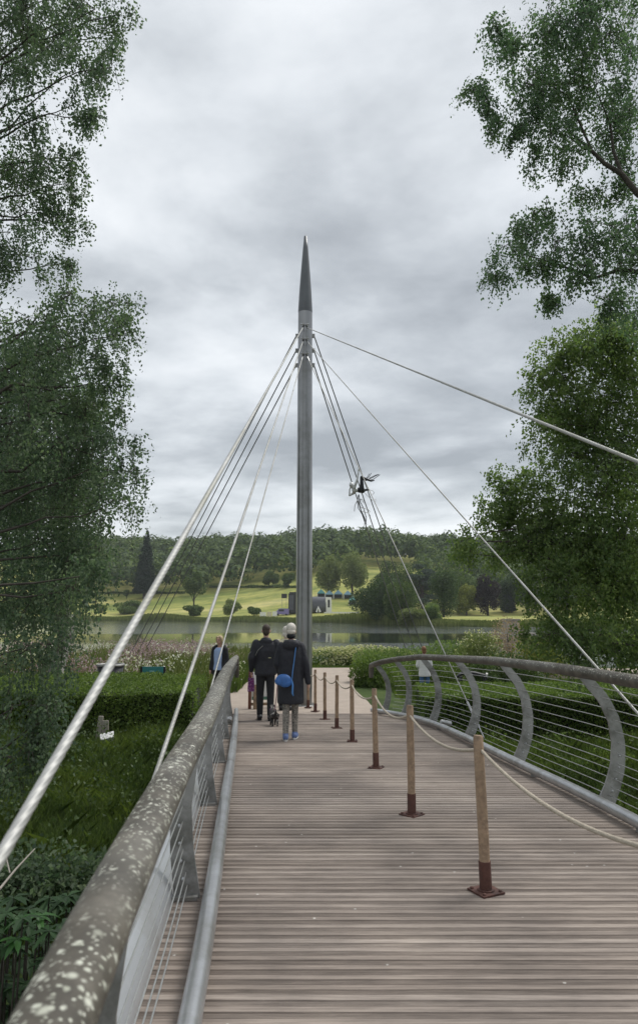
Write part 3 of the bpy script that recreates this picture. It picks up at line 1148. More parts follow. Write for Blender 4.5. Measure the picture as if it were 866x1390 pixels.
# --- birch boughs hanging in from the top corner over the roped side
C = 9.0
bl = [(673, 42, 20, 14), (690, 60, 16, 16), (645, 120, 18, 12), (660, 135, 12, 12), (668, 168, 10, 18), (700, 78, 28, 26), (715, 118, 34, 24), (700, 180, 10, 14), (728, 215, 10, 26), (722, 170, 18, 16),
      (760, 35, 36, 34), (750, 90, 34, 28), (760, 140, 38, 30), (765, 185, 26, 20), (773, 218, 16, 20), (810, 60, 40, 38), (805, 120, 38, 32), (835, 170, 42, 30), (850, 220, 26, 22), (803, 258, 16, 20), (835, 258, 12, 16),
      (858, 40, 14, 40), (862, 110, 12, 40), (800, 10, 50, 20),
      (672, 375, 18, 18), (690, 335, 24, 22), (715, 310, 22, 16), (735, 285, 14, 14), (716, 368, 22, 14), (750, 340, 34, 26), (748, 402, 7, 13), (800, 325, 42, 28), (850, 315, 34, 30), (838, 365, 32, 28), (780, 372, 24, 14), (826, 412, 18, 20), (858, 415, 18, 34)]
bc = Vector((6.6, 9.5, gz(6.6, 9.5) - .1))
ex = [([at(960, 330, 9), at(900, 290, 9), at(864, 262, 9), at(843, 236, 9), at(820, 222, 9), at(803, 205, 9), at(785, 190, 9), at(765, 172, 9)], .06),
      ([at(843, 236, 9), at(832, 205, 9), at(828, 170, 9), at(808, 120, 9)], .03), ([at(803, 205, 9), at(770, 130, 9), at(720, 100, 9)], .02),
      ([at(960, 400, 9), at(880, 372, 9), at(840, 366, 9), at(805, 378, 9), at(760, 360, 9), at(710, 345, 9)], .045)]
make_tree('birch_tree', 'birch boughs drooping into the sky high above the roped side railing', 'tree', bc, at(960, -80, 9.2), .2, [blob(*b, C + random.uniform(-.7, .7)) for b in bl], M['leaf_birch2'], M['bark'],
          per_m3=900, leaf=.048, extra_paths=ex, spacing=.03, clump=.4, mins=90, limbs=[], length=(.25, .6))

# --- big broadleaf tree beyond the roped side railing
D = 14.5
bl = [(800, 478, 56, 34), (850, 470, 40, 40), (750, 505, 40, 30), (725, 535, 18, 26), (770, 545, 45, 35), (840, 545, 55, 50), (738, 585, 24, 28), (780, 600, 45, 36), (735, 640, 26, 16),
      (700, 665, 38, 24), (690, 690, 30, 22), (740, 680, 48, 36), (820, 640, 60, 52), (660, 705, 34, 20), (625, 735, 20, 14), (640, 752, 28, 12), (690, 735, 48, 24), (760, 740, 52, 42), (840, 730, 50, 60),
      (720, 790, 20, 18), (770, 800, 42, 40), (830, 810, 50, 50), (745, 850, 34, 28), (715, 872, 22, 18), (790, 868, 50, 34), (850, 870, 40, 40), (720, 758, 30, 20)]
bd = Vector((8.3, 15.0, gz(8.3, 15) - .1))
ex = [([at(920, 800, 15), at(850, 745, 14.5), at(780, 740, 14.5), at(720, 735, 14.5), at(660, 735, 14.5)], .09), ([at(920, 900, 15), at(850, 880, 14.5), at(800, 885, 14.5), at(740, 870, 14.5)], .06),
      ([at(900, 700, 15), at(850, 620, 14.5), at(800, 560, 14.5), at(760, 520, 14.5)], .08)]
make_tree('broadleaf_tree', 'big leafy green tree overhanging the garden, crossed by two pale cables', 'tree', bd, at(890, 420, 15.0), .34, [blob(*b, D + random.uniform(-1.1, 1.3)) for b in bl], M['leaf_oak'], M['bark'],
          per_m3=300, leaf=.07, extra_paths=ex, droop=.35, spacing=.042, clump=.28, length=(.3, .75), mins=60)


# --- shrubs
def make_shrub(name, label, cat, c, r, leafm, n, leaf, group=None, stems=5, flowers=None, droop=.2, upright=0.0, flsize=None):
    """rounded shrub: leaves through its volume with more near the surface, on a few stems"""
    c = Vector(c)
    base = Vector((c.x, c.y, gz(c.x, c.y)))
    root = tag(empty(name, base), label, cat, group)
    nb = 9
    cs = np.array(c) + rand_dirs(nb) * np.array(r) * .5
    bi = RNG.integers(0, nb, n)
    d = rand_dirs(n)
    rad = RNG.random((n, 1)) ** .3
    P = cs[bi] + d * rad * np.array(r) * .58
    ok = P[:, 2] > base.z - .05
    P, d = P[ok], d[ok]
    ax = unit(d + RNG.normal(size=P.shape) * .6 + np.array([0, 0, upright - droop]))
    Q = leaf_quads(P, ax, leaf * RNG.uniform(.6, 1.3, len(P)), .6)
    mats = [leafm]
    mi = np.zeros(len(Q))
    if flowers:
        fm, fn = flowers
        dd = rand_dirs(fn)
        dd[:, 2] = np.abs(dd[:, 2])
        bi = RNG.integers(0, nb, fn)
        PP = cs[bi] + dd * np.array(r) * .62
        PP[:, 2] += RNG.random(fn) * .1
        FQ = leaf_quads(PP, rand_dirs(fn), (flsize or leaf) * RNG.uniform(.7, 1.3, fn), 1.0)
        Q = np.concatenate([Q, FQ])
        mats.append(fm)
        mi = np.concatenate([mi, np.ones(fn)])
    o = link('foliage', quads_mesh('foliage', Q, mats, mi), root)
    o.data.transform(Matrix.Translation(-base))
    mb = MB()
    for k in range(stems):
        e = Vector(cs[k % nb])
        mb.tube(limb_path(base + Vector((random.uniform(-.05, .05) * r[0], random.uniform(-.05, .05), -.05)), e, .1, 5, 0), [max(.008, .02 * max(r) * (1 - .12 * i)) for i in range(6)], 6)
    s = mb.build('stems', M['bark'], root); s.data.transform(Matrix.Translation(-base))
    return root


def make_hedge(label, poly_front, poly_back, top, bottom, leafm, n, leaf, cat='hedge'):
    """clipped hedge between two plan lines: twig core under a skin of small leaves"""
    base = Vector((sum(p[0] for p in poly_front) / len(poly_front), poly_front[0][1], bottom))
    root = tag(empty('clipped_hedge', base), label, cat, 'clipped hedges')
    inv = Matrix.Translation(-base)
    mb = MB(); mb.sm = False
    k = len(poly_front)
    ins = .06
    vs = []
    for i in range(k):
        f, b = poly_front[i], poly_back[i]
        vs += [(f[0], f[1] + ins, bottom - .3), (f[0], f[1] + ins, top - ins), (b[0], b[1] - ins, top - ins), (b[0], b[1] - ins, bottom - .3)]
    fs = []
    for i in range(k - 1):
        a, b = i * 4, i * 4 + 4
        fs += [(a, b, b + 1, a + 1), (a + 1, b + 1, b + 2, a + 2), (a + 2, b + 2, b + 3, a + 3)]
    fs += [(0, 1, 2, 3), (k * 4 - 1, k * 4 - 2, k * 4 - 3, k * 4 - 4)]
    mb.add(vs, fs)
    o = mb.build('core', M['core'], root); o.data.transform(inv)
    pf, pb = np.array(poly_front), np.array(poly_back)
    u = RNG.random(n) * (k - 1)
    iu = np.minimum(u.astype(int), k - 2)
    w = (u - iu)[:, None]
    Fp = pf[iu] * (1 - w) + pf[iu + 1] * w
    Bp = pb[iu] * (1 - w) + pb[iu + 1] * w
    face = RNG.random(n)
    P = np.zeros((n, 3))
    Nn = np.zeros((n, 3))
    topm = face < .5
    v = RNG.random((n, 1))
    P[topm, :2] = (Fp * (1 - v) + Bp * v)[topm]
    P[topm, 2] = top
    Nn[topm] = (0, 0, 1)
    fr = (face >= .5) & (face < .88)
    P[fr, :2] = Fp[fr]
    P[fr, 2] = bottom + (top - bottom) * RNG.random(fr.sum())
    Nn[fr] = (0, -1, .1)
    en = face >= .88
    ends = RNG.random(en.sum()) < .5
    ee = np.where(ends[:, None], pf[-1] + (pb[-1] - pf[-1]) * RNG.random((en.sum(), 1)), pf[0] + (pb[0] - pf[0]) * RNG.random((en.sum(), 1)))
    P[en, :2] = ee
    P[en, 2] = bottom + (top - bottom) * RNG.random(en.sum())
    Nn[en] = np.where(ends[:, None], (1, 0, 0), (-1, 0, 0))
    lump = np.sin(P[:, 0] * 3.1 + P[:, 1] * 1.3) * np.sin(P[:, 1] * 2.7 + P[:, 2] * 5) * .03
    P += Nn * (lump + RNG.normal(size=n) * .022)[:, None]
    ax = unit(Nn * .55 + RNG.normal(size=(n, 3)) * .65)
    Q = leaf_quads(P, ax, leaf * RNG.uniform(.6, 1.35, n), .6)
    o = link('foliage', quads_mesh('foliage', Q, leafm), root)
    o.data.transform(inv)
    return root


make_hedge('broad flat-topped clipped hedge above the grass bank', [(-7.5, 13.6), (-5.6, 13.1), (-4.0, 13.0), (-2.35, 13.4)], [(-7.5, 17.2), (-5.6, 17.3), (-4.0, 17.4), (-2.6, 16.6)], -1.42 + EYE, -2.2 + EYE, M['leaf_hedge'], 42000, .05)
make_hedge('clipped hedge seen through the wires of the roped side railing', [(2.5, 16.9), (4.2, 17.0), (6.2, 17.2), (8.5, 17.4)], [(2.7, 20.2), (4.2, 20.3), (6.2, 20.4), (8.5, 20.4)], -1.93 + EYE, -3.05 + EYE, M['leaf_hedge'], 42000, .06)


def blades(n, xs, ys, h, w, lean=.25, mask=None):
    x = RNG.uniform(xs[0], xs[1], n)
    y = RNG.uniform(ys[0], ys[1], n)
    if mask is not None:
        k = mask(x, y)
        x, y = x[k], y[k]
        n = len(x)
    z = np.array([gz(a, b) for a, b in zip(x, y)])
    P = np.stack([x, y, z], 1)
    a = RNG.uniform(0, TAU, n)
    hh = RNG.uniform(h * .5, h * 1.25, n) * (1 + .35 * np.sin(x * 2.3 + np.sin(y * 1.7) * 2) * np.sin(y * 2.9 + x))
    side = np.stack([np.cos(a), np.sin(a), np.zeros(n)], 1) * (w * RNG.uniform(.7, 1.4, n))[:, None]
    le = np.stack([RNG.normal(size=n), RNG.normal(size=n), np.zeros(n)], 1) * (hh * lean)[:, None]
    t = P + le + np.stack([np.zeros(n), np.zeros(n), hh], 1)
    m = P + le * .3 + np.stack([np.zeros(n), np.zeros(n), hh * .55], 1)
    return np.stack([P - side, P + side, m + side * .7, t, m - side * .7], 1)


def make_grass():
    tall = blades(90000, (-8.5, -1.2), (6.9, 13.2), .24, .004, .5)
    o = link('grass', quads_mesh('grass', tall, M['grass']))
    tag(o, 'rough tufted grass on the bank below the clipped hedge', 'grass', kind='stuff')
    r = blades(52000, (2.4, 9.5), (6.5, 17.0), .32, .007, .45)
    o = link('grass', quads_mesh('grass', r, M['grass']))
    tag(o, 'rough grass on the slope under the roped side railing', 'grass', kind='stuff')
    lawn = blades(52000, (-2.5, 16), (29.7, 35), .10, .012, .5)
    lw2 = blades(26000, (2.0, 16), (20.6, 27.2), .16, .012, .4, lambda x, y: x > 2.2)
    o = link('grass', quads_mesh('grass', np.concatenate([lawn, lw2]), M['grass']))
    tag(o, 'short mown grass strip beside the cream flower border', 'grass', kind='stuff')


make_grass()


def make_meadow():
    def pathfree(x, y):
        return ~((x > -3.0) & (y < 30)) & ~((y < 19.8))
    st = blades(52000, (-17, -2.2), (19.6, 34.5), .68, .008, .16, pathfree)
    n = len(st)
    tips = st[:, 3, :]
    q = np.concatenate([st[:, 0:2], st[:, 2:3], st[:, 3:4]], 1)
    s0 = quads_mesh('meadow', np.concatenate([q]), M['meadow'])
    o = link('flower_meadow', s0)
    tag(o, 'tall flower meadow of pink and white blooms before the lake', 'meadow', kind='stuff')
    # blooms: patches by noise-like sums
    pk = np.sin(tips[:, 0] * .9 + 1.0) + np.sin(tips[:, 1] * .55 + tips[:, 0] * .35) + RNG.normal(size=n) * .55
    wk = np.sin(tips[:, 0] * 1.3 + 2.2) + np.sin(tips[:, 1] * .8 - tips[:, 0] * .5 + 1) + RNG.normal(size=n) * .6

    def blooms(sel, per, size, spread, name, mat, label, lift=0.0):
        T = tips[sel]
        T = np.repeat(T, per, 0) + RNG.normal(size=(len(T) * per, 3)) * spread
        T[:, 2] += lift
        Q = leaf_quads(T, unit(RNG.normal(size=T.shape) + np.array([0, -.3, .6])), size * RNG.uniform(.6, 1.3, len(T)), .95)
        o = link(name, quads_mesh(name, Q, mat))
        tag(o, label, 'flowers', kind='stuff')
    blooms(pk > .75, 3, .05, np.array([.04, .04, .12]), 'pink_flowers', M['fl_pink'], 'drifts of pale pink flower spikes in the meadow', .02)
    blooms((wk > 1.35) & (tips[:, 1] < 36), 1, .065, np.array([.06, .06, .06]), 'white_flowers', M['fl_white'], 'scattered white daisies among the meadow stalks', .04)
    # close white daisies by the path corner
    m = 380
    P = np.stack([RNG.uniform(-4.6, -2.3, m), RNG.uniform(20.2, 24, m), np.zeros(m)], 1)
    P[:, 2] = [gz(a, b) for a, b in P[:, :2]]
    P[:, 2] += RNG.uniform(.25, .75, m)
    Q = leaf_quads(P, unit(RNG.normal(size=P.shape) + np.array([0, -.5, .5])), .07 * RNG.uniform(.7, 1.3, m), .95)
    G = blades(9000, (-4.8, -2.3), (20.2, 25), .6, .009, .2)
    o = link('white_flowers', quads_mesh('white_flowers', Q, M['fl_white'])); tag(o, 'cluster of large white daisies at the path corner', 'flowers', kind='stuff')
    o = link('meadow_grass', quads_mesh('meadow_grass', G, M['grass'])); tag(o, 'green stalks of the daisies at the path corner', 'grass', kind='stuff')
    # far bank reeds along the lake
    xs = RNG.uniform(-260, 70, 30000)
    ys = np.array([far_shore(x) for x in xs]) + RNG.uniform(-1.5, 5, len(xs))
    z = np.array([max(gz(a, b), WATER) for a, b in zip(xs, ys)])
    P = np.stack([xs, ys, z], 1)
    h = RNG.uniform(1.0, 2.4, len(xs)) * (.7 + .5 * np.sin(xs * .11) * np.sin(xs * .037 + 1))
    sd = np.stack([RNG.uniform(.15, .4, len(xs)), np.zeros(len(xs)), np.zeros(len(xs))], 1)
    up = np.stack([RNG.normal(size=len(xs)) * .25, np.zeros(len(xs)), h], 1)
    V = np.stack([P - sd, P + sd, P + up + sd * .3, P + up - sd * .3], 1)
    o = link('reeds', quads_mesh('reeds', V, M['grass_far'])); tag(o, 'belt of reeds along the far lake shore', 'reeds', kind='stuff')


make_meadow()


def make_weeds():
    n = 15000
    for nm, lab, xs, ys, mat in (('weeds', 'broad-leaved weeds and nettles scattered over the grass bank below the hedge', (-8.5, -1.3), (6.9, 13.0), M['leaf_yew']), ('weeds', 'weeds scattered on the slope under the roped railing', (2.7, 9), (8.5, 16.8), M['leaf_oak'])):
        k = 260
        cx = RNG.uniform(xs[0], xs[1], k); cy = RNG.uniform(ys[0], ys[1], k)
        i = RNG.integers(0, k, n)
        P = np.stack([cx[i] + RNG.normal(size=n) * .13, cy[i] + RNG.normal(size=n) * .13, np.zeros(n)], 1)
        P[:, 2] = [gz(a, b) for a, b in P[:, :2]]
        hh = RNG.uniform(.1, .5, k)
        P[:, 2] += .05 + hh[i] * RNG.random(n)
        ax = unit(RNG.normal(size=(n, 3)) + np.array([0, 0, -.2]))
        o = link(nm, quads_mesh(nm, leaf_quads(P, ax, RNG.uniform(.03, .075, n), .6), mat))
        tag(o, lab, 'weeds', kind='stuff')


make_weeds()

# shrubs of the garden behind the roped side
make_shrub('round_shrub', 'rounded green shrub bulging onto the path behind the rope posts', 'shrub', (2.05, 23.2, gz(2.05, 23.2) + .38), (1.05, 1.0, .75), M['leaf_hedge'], 9000, .07)
make_shrub('round_shrub', 'low green shrub behind the white-jacketed woman', 'shrub', (4.3, 25.3, gz(4.3, 25.3) + .55), (1.9, 1.0, .95), M['leaf_hedge'], 9000, .08)
make_shrub('round_shrub', 'dense dark green shrub between the woman and the curved bench', 'shrub', (4.9, 21.6, gz(4.9, 21.6) + .45), (.75, .6, .75), M['leaf_yew'], 5000, .07)
make_shrub('round_shrub', 'dark green shrub behind the curved bench', 'shrub', (6.2, 23.2, gz(6.2, 23.2) + .55), (1.3, .8, .85), M['leaf_yew'], 7000, .08)
make_shrub('flower_shrub', 'dry pinkish seed head clump by the lake edge', 'shrub', at(690, 876, 27) - Vector((0, 0, .1)), (1.15, .8, 1.15), M['fl_dry'], 3200, .07, upright=.5)
make_shrub('flower_shrub', 'tall yellow-green perennial clump beside the dry seed heads', 'shrub', at(650, 886, 26) - Vector((0, 0, .2)), (1.1, .8, .95), M['lf_pale'], 4200, .09, upright=.6, flowers=(M['fl_cream'], 300), flsize=.06)
make_shrub('flower_shrub', 'yellow-green perennial clump under the overhanging tree', 'shrub', at(730, 888, 25) - Vector((0, 0, .2)), (1.2, .8, .8), M['lf_yellow'], 3600, .09, upright=.6)
make_shrub('flower_shrub', 'bright green clump with a few stray tall stems behind the far railing end', 'shrub', at(545, 893, 28) - Vector((0, 0, .1)), (1.9, .9, .7), M['leaf_oak'], 7000, .08, upright=.6)
make_shrub('flower_shrub', 'bright green clump beside the auburn-haired woman', 'shrub', at(615, 892, 28) - Vector((0, 0, .1)), (1.5, .9, .75), M['leaf_oak'], 6000, .08, upright=.6)
make_shrub('flower_border', 'long border of cream flowers between the lawn and the lake', 'flowers', Vector((1.7, 32.2, gz(1.7, 32.2) + .2)), (2.9, .8, .62), M['leaf_oak'], 12000, .08, flowers=(M['fl_cream'], 5000), flsize=.075, upright=.3)
make_shrub('flower_border', 'shorter border of cream flowers further along the lake', 'flowers', Vector((7.2, 33.5, gz(7.2, 33.5) + .2)), (3.2, .9, .6), M['leaf_oak'], 11000, .08, flowers=(M['fl_cream'], 1200), flsize=.075, upright=.3)
# shrubs on the slope below the roped railing
make_shrub('slope_shrub', 'dark leafy shrub filling the slope behind the railing wires', 'shrub', (7.1, 13.2, -.35), (1.7, 1.6, 1.25), M['leaf_oak'], 16000, .08)
make_shrub('slope_shrub', 'leafy shrub on the slope below the overhanging tree', 'shrub', (7.0, 10.6, -.55), (1.7, 1.5, 1.4), M['leaf_birch2'], 15000, .08)
make_shrub('slope_shrub', 'small shrub close under the roped side girder', 'shrub', (5.2, 8.0, -1.5), (1.1, 1.1, .75), M['leaf_birch2'], 9000, .07)
# undergrowth in the gully beside the lichened handrail
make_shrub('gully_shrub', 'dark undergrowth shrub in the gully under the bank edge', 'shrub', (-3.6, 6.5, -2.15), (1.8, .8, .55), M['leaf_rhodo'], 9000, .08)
make_shrub('gully_shrub', 'low trailing bush on the lip of the grass bank', 'shrub', (-2.6, 7.5, -.98), (1.0, .6, .35), M['leaf_birch'], 4000, .06)


def make_rhodo(label, spots, big, mat, cat='shrub'):
    """shrub of whorls of long leaves"""
    base = Vector((spots[0][0], spots[0][1], gz(spots[0][0], spots[0][1])))
    root = tag(empty('rhododendron', base), label, cat, 'broad-leaved shrubs in the gully')
    inv = Matrix.Translation(-base)
    Q = []
    mb = MB()
    for (x, y, z) in spots:
        c = np.array((x, y, z))
        k = random.randint(6, 9)
        ph = random.random() * TAU
        for i in range(k):
            a = ph + TAU * i / k + random.uniform(-.2, .2)
            ax = np.array([math.cos(a), math.sin(a), random.uniform(-.45, .25)])
            ln = big * random.uniform(.75, 1.2)
            side = np.array([-math.sin(a), math.cos(a), 0])
            w = ln * .17
            b = c
            m1 = c + ax * ln * .35 + np.array([0, 0, .03 * ln])
            m2 = c + ax * ln * .7 - np.array([0, 0, .05 * ln])
            t = c + ax * ln - np.array([0, 0, .18 * ln])
            dn = np.array([0, 0, .25 * w])
            Q.append(np.stack([b, m1 + side * w + dn, m2 + side * w * .8 + dn, t, m2, m1]))
            Q.append(np.stack([b, m1, m2, t, m2 - side * w * .8 + dn, m1 - side * w + dn]))
        mb.tube([(x + random.uniform(-.1, .1), y + .05, base.z - .1), (x, y, (z + base.z) / 2), (x, y, z)], [.012, .008, .005], 5)
    o = link('foliage', quads_mesh('foliage', np.array(Q), mat), root); o.data.transform(inv)
    o = mb.build('stems', M['bark'], root); o.data.transform(inv)


sp1 = []
for k in range(110):
    px, py = random.uniform(-60, 130), random.uniform(1215, 1390)
    if px > 130 - (py - 1215) * .5: px = random.uniform(-60, 40)
    y = random.uniform(4.2, 5.6)
    p = at(px, py, y)
    sp1.append((p.x, p.y, p.z))
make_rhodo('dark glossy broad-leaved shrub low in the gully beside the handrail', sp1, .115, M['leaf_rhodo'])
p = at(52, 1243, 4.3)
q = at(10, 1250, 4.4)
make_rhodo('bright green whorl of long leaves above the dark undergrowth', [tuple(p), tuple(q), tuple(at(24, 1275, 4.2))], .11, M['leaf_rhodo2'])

# pale dead stems leaning out of the undergrowth
mb = MB()
mb.tube([at(0, 1207, 5.2), at(22, 1180, 5.5), at(48, 1152, 5.9)], [.009, .008, .004], 6)
mb.tube([at(14, 1185, 5.6), at(8, 1160, 5.7), at(4, 1140, 5.8)], [.006, .005, .003], 6)
p0 = at(0, 1207, 5.2)
mb.tube([p0, p0 + Vector((-.25, -.1, -.6)), p0 + Vector((-.4, -.15, -1.6))], .009, 6)
tag(mb.build('bare_branch', M['pale_stone']), 'thin bare stem leaning out over the dark gully', 'branch')


# ------------------------------------------------------------------ far side of the lake
def on_land(px, py, y_default):
    """how far ahead the land across the lake shows at this place of the photo"""
    y = 150.0
    while y < 500:
        p = at(px, py, y)
        if y > far_shore(p.x) + 1 and gz(p.x, y) >= p.z:
            return y
        y += 2.0
    return y_default


def far_tree(name, label, cat, px, base_py, top_py, wpx, y, mat, shape='round', group=None, trunk=.12, nl=3000, cs=None, seed_blobs=None):
    y0_ = y
    y = on_land(px, base_py, y)
    b = at(px, base_py, y)
    g = gz(b.x, b.y)
    z0 = min(b.z, g)
    top = at(px, top_py, y).z
    H = top - z0
    W = wpx * y / F / 2
    base = Vector((b.x, y, z0 - .2))
    root = tag(empty(name, base), label, cat, group)
    inv = Matrix.Translation(-base)
    Q = []
    lobes = []
    if shape == 'cone':
        k = 26
        for i in range(k):
            u = (i + .5) / k
            zz = z0 + H * (.1 + .9 * u)
            rr = W * ((1 - u) ** .75) * .85 + .25
            for s in range(max(3, int(8 * (1 - u)) + 2)):
                a = random.random() * TAU
                lobes.append((np.array((b.x + rr * .6 * math.cos(a), y + rr * .6 * math.sin(a), zz)), np.array((rr * .5, rr * .5, H * .028 + .5))))
    elif shape == 'cedar':
        for i in range(16):
            u = random.random()
            zz = z0 + H * (.25 + .75 * u)
            rr = W * (1 - .6 * u)
            a = random.random() * TAU
            lobes.append((np.array((b.x + rr * .6 * math.cos(a), y + rr * .6 * math.sin(a), zz)), np.array((rr * .5, rr * .5, H * .045))))
    else:
        zc = z0 + H * (.5 + trunk * .5)
        hz = H * (1 - trunk) / 2 * 1.08
        k = 16 if shape == 'round' else 22
        for i in range(k):
            d = rand_dirs(1)[0]
            rr = random.uniform(.35, .74)
            c = np.array((b.x, y, zc)) + d * np.array((W, W, hz)) * rr
            s = random.uniform(.2, .46)
            lobes.append((c, np.array((W * s * 1.1, W * s * 1.1, hz * s))))
    tot = sum(l[1][0] * l[1][2] for l in lobes)
    for c, r in lobes:
        n = max(16, int(nl * 1.8 * r[0] * r[2] / tot))
        d = rand_dirs(n)
        P = c + d * r * (RNG.random((n, 1)) ** .25)
        ax = unit(d * .5 + RNG.normal(size=(n, 3)) * .7)
        s = cs or max(.3, .0019 * y)
        Q.append(leaf_quads(P, ax, s * RNG.uniform(.6, 1.4, n), .8))
    o = link('crown', quads_mesh('crown', np.concatenate(Q), mat), root); o.data.transform(inv)
    mb = MB()
    tr = max(.15, W * (.06 if shape != 'cone' else .09))
    mb.tube([base, base + Vector((0, 0, H * .3)), base + Vector((tr * .4, 0, H * .7))], [tr * 1.3, tr, tr * .35], 8)
    for i in range(4):
        c = lobes[i * len(lobes) // 4][0]
        mb.tube([base + Vector((0, 0, H * (.18 + .08 * i))), Vector(c)], [tr * .5, tr * .15], 6)
    o = mb.build('trunk', M['bark'], root); o.data.transform(inv)
    return root


G1 = 'trees across the lake'
FT = [
    ('conifer_tree', 'tall dark pointed conifer in the field across the lake', 196, 813, 719, 36, 430, 'lf_conifer', 'cone', .05, 9000),
    ('field_tree', 'lone field tree with a visible trunk and flat uneven crown', 263, 834, 774, 31, 400, 'lf_mid', 'round', .38, 2600),
    ('field_tree', 'tiny thin sapling below the tall conifer', 172, 814, 800, 11, 395, 'lf_mid', 'round', .25, 500),
    ('field_tree', 'round tree at the wood edge, larger of the pair near the mast', 365, 798, 774, 25, 470, 'lf_mid', 'round', .1, 2200),
    ('field_tree', 'round tree at the wood edge, close against the mast', 392, 798, 776, 20, 472, 'lf_mid', 'round', .1, 1800),
    ('field_tree', 'pale tall lime tree right behind the row of tents, beside the mast', 446, 809, 750, 38, 430, 'lf_pale', 'tall', .04, 5200),
    ('field_tree', 'pale tall tree behind the tents with a drooping crown', 478, 809, 754, 42, 434, 'lf_pale', 'tall', .04, 5200),
    ('shore_tree', 'large dark spreading tree standing at the lake edge', 516, 848, 768, 78, 210, 'lf_dark', 'round', .02, 9000),
    ('shore_tree', 'dark green tree leaning beside the largest shore tree', 546, 848, 786, 52, 205, 'lf_mid', 'round', .02, 6000),
    ('shore_tree', 'pale grey-green willow bush on the lake edge', 562, 851, 822, 50, 190, 'lf_pale', 'round', .0, 4500),
    ('shore_tree', 'bright green rounded bush beside the pale willow', 588, 847, 815, 26, 195, 'leaf_oak', 'round', .0, 2800),
    ('shore_tree', 'grey-green spreading cedar above the willow', 574, 836, 762, 62, 260, 'lf_cedar', 'cedar', .1, 4800),
    ('shore_tree', 'tall dark tree between the cedar and the yellow-green one', 602, 838, 766, 50, 255, 'lf_dark', 'tall', .0, 5000),
    ('shore_tree', 'yellow-green rounded tree beside the copper one', 633, 836, 787, 34, 235, 'lf_yellow', 'round', .0, 3400),
    ('shore_tree', 'dark copper-leaved rounded tree', 662, 836, 785, 44, 215, 'lf_copper', 'round', .0, 4200),
    ('shore_tree', 'small blue-green conifer beside the copper tree', 690, 832, 796, 22, 240, 'lf_cedar', 'cone', .05, 1800),
    ('shore_tree', 'dark tree behind the stone pier', 716, 834, 770, 46, 230, 'lf_dark', 'round', .0, 4200),
    ('shore_tree', 'dark tree glimpsed through the gaps of the overhanging tree', 770, 836, 750, 70, 225, 'lf_dark', 'round', .0, 4500),
    ('shore_tree', 'wide dark tree behind the overhanging tree by the picture edge', 840, 838, 745, 80, 220, 'lf_dark', 'round', .0, 4500),
    ('shore_tree', 'dark green tree rising behind the cedar', 640, 800, 752, 46, 300, 'lf_dark', 'tall', .05, 3800),
    ('shore_tree', 'dark tree behind the copper one', 676, 806, 756, 44, 295, 'lf_mid', 'tall', .05, 3600),
    ('shore_tree', 'broad dark tree filling the gap behind the pale willow', 556, 834, 764, 60, 270, 'lf_mid', 'round', .0, 5000),
    ('shore_tree', 'mid green tree between the two large shore trees and the cedar', 530, 830, 756, 56, 280, 'lf_dark', 'round', .0, 5000),
    ('shore_tree', 'mid green tree filling in behind the yellow-green tree', 622, 833, 768, 56, 260, 'lf_mid', 'round', .0, 4500),
    ('shore_tree', 'dark low tree just beyond the copper tree', 694, 832, 778, 40, 255, 'lf_dark', 'round', .0, 3600),
    ('field_bush', 'wide dark field bush below the tall conifer', 176, 833, 815, 46, 352, 'lf_mid', 'round', .0, 2400),
    ('field_bush', 'round field bush below the lone tree', 265, 836, 818, 31, 330, 'lf_mid', 'round', .0, 1900),
    ('field_bush', 'pale round field bush between two pale cables', 315, 838, 814, 29, 310, 'lf_pale', 'round', .0, 1900),
    ('field_bush', 'small field bush beside the white fence panels', 345, 836, 823, 20, 300, 'lf_mid', 'round', .0, 1200),
    ('field_bush', 'low bush in the field seen behind the drooping birch', 138, 832, 820, 20, 352, 'lf_pale', 'round', .0, 1000),
]
for (nm, lab, px, bp, tp_, w, y, mt, sh, tk, nl) in FT:
    far_tree(nm, lab, 'bush' if 'bush' in nm else 'tree', px, bp, tp_, w, y, M[mt], sh, G1 if 'bush' not in nm else 'bushes in the field across the lake', tk, nl)


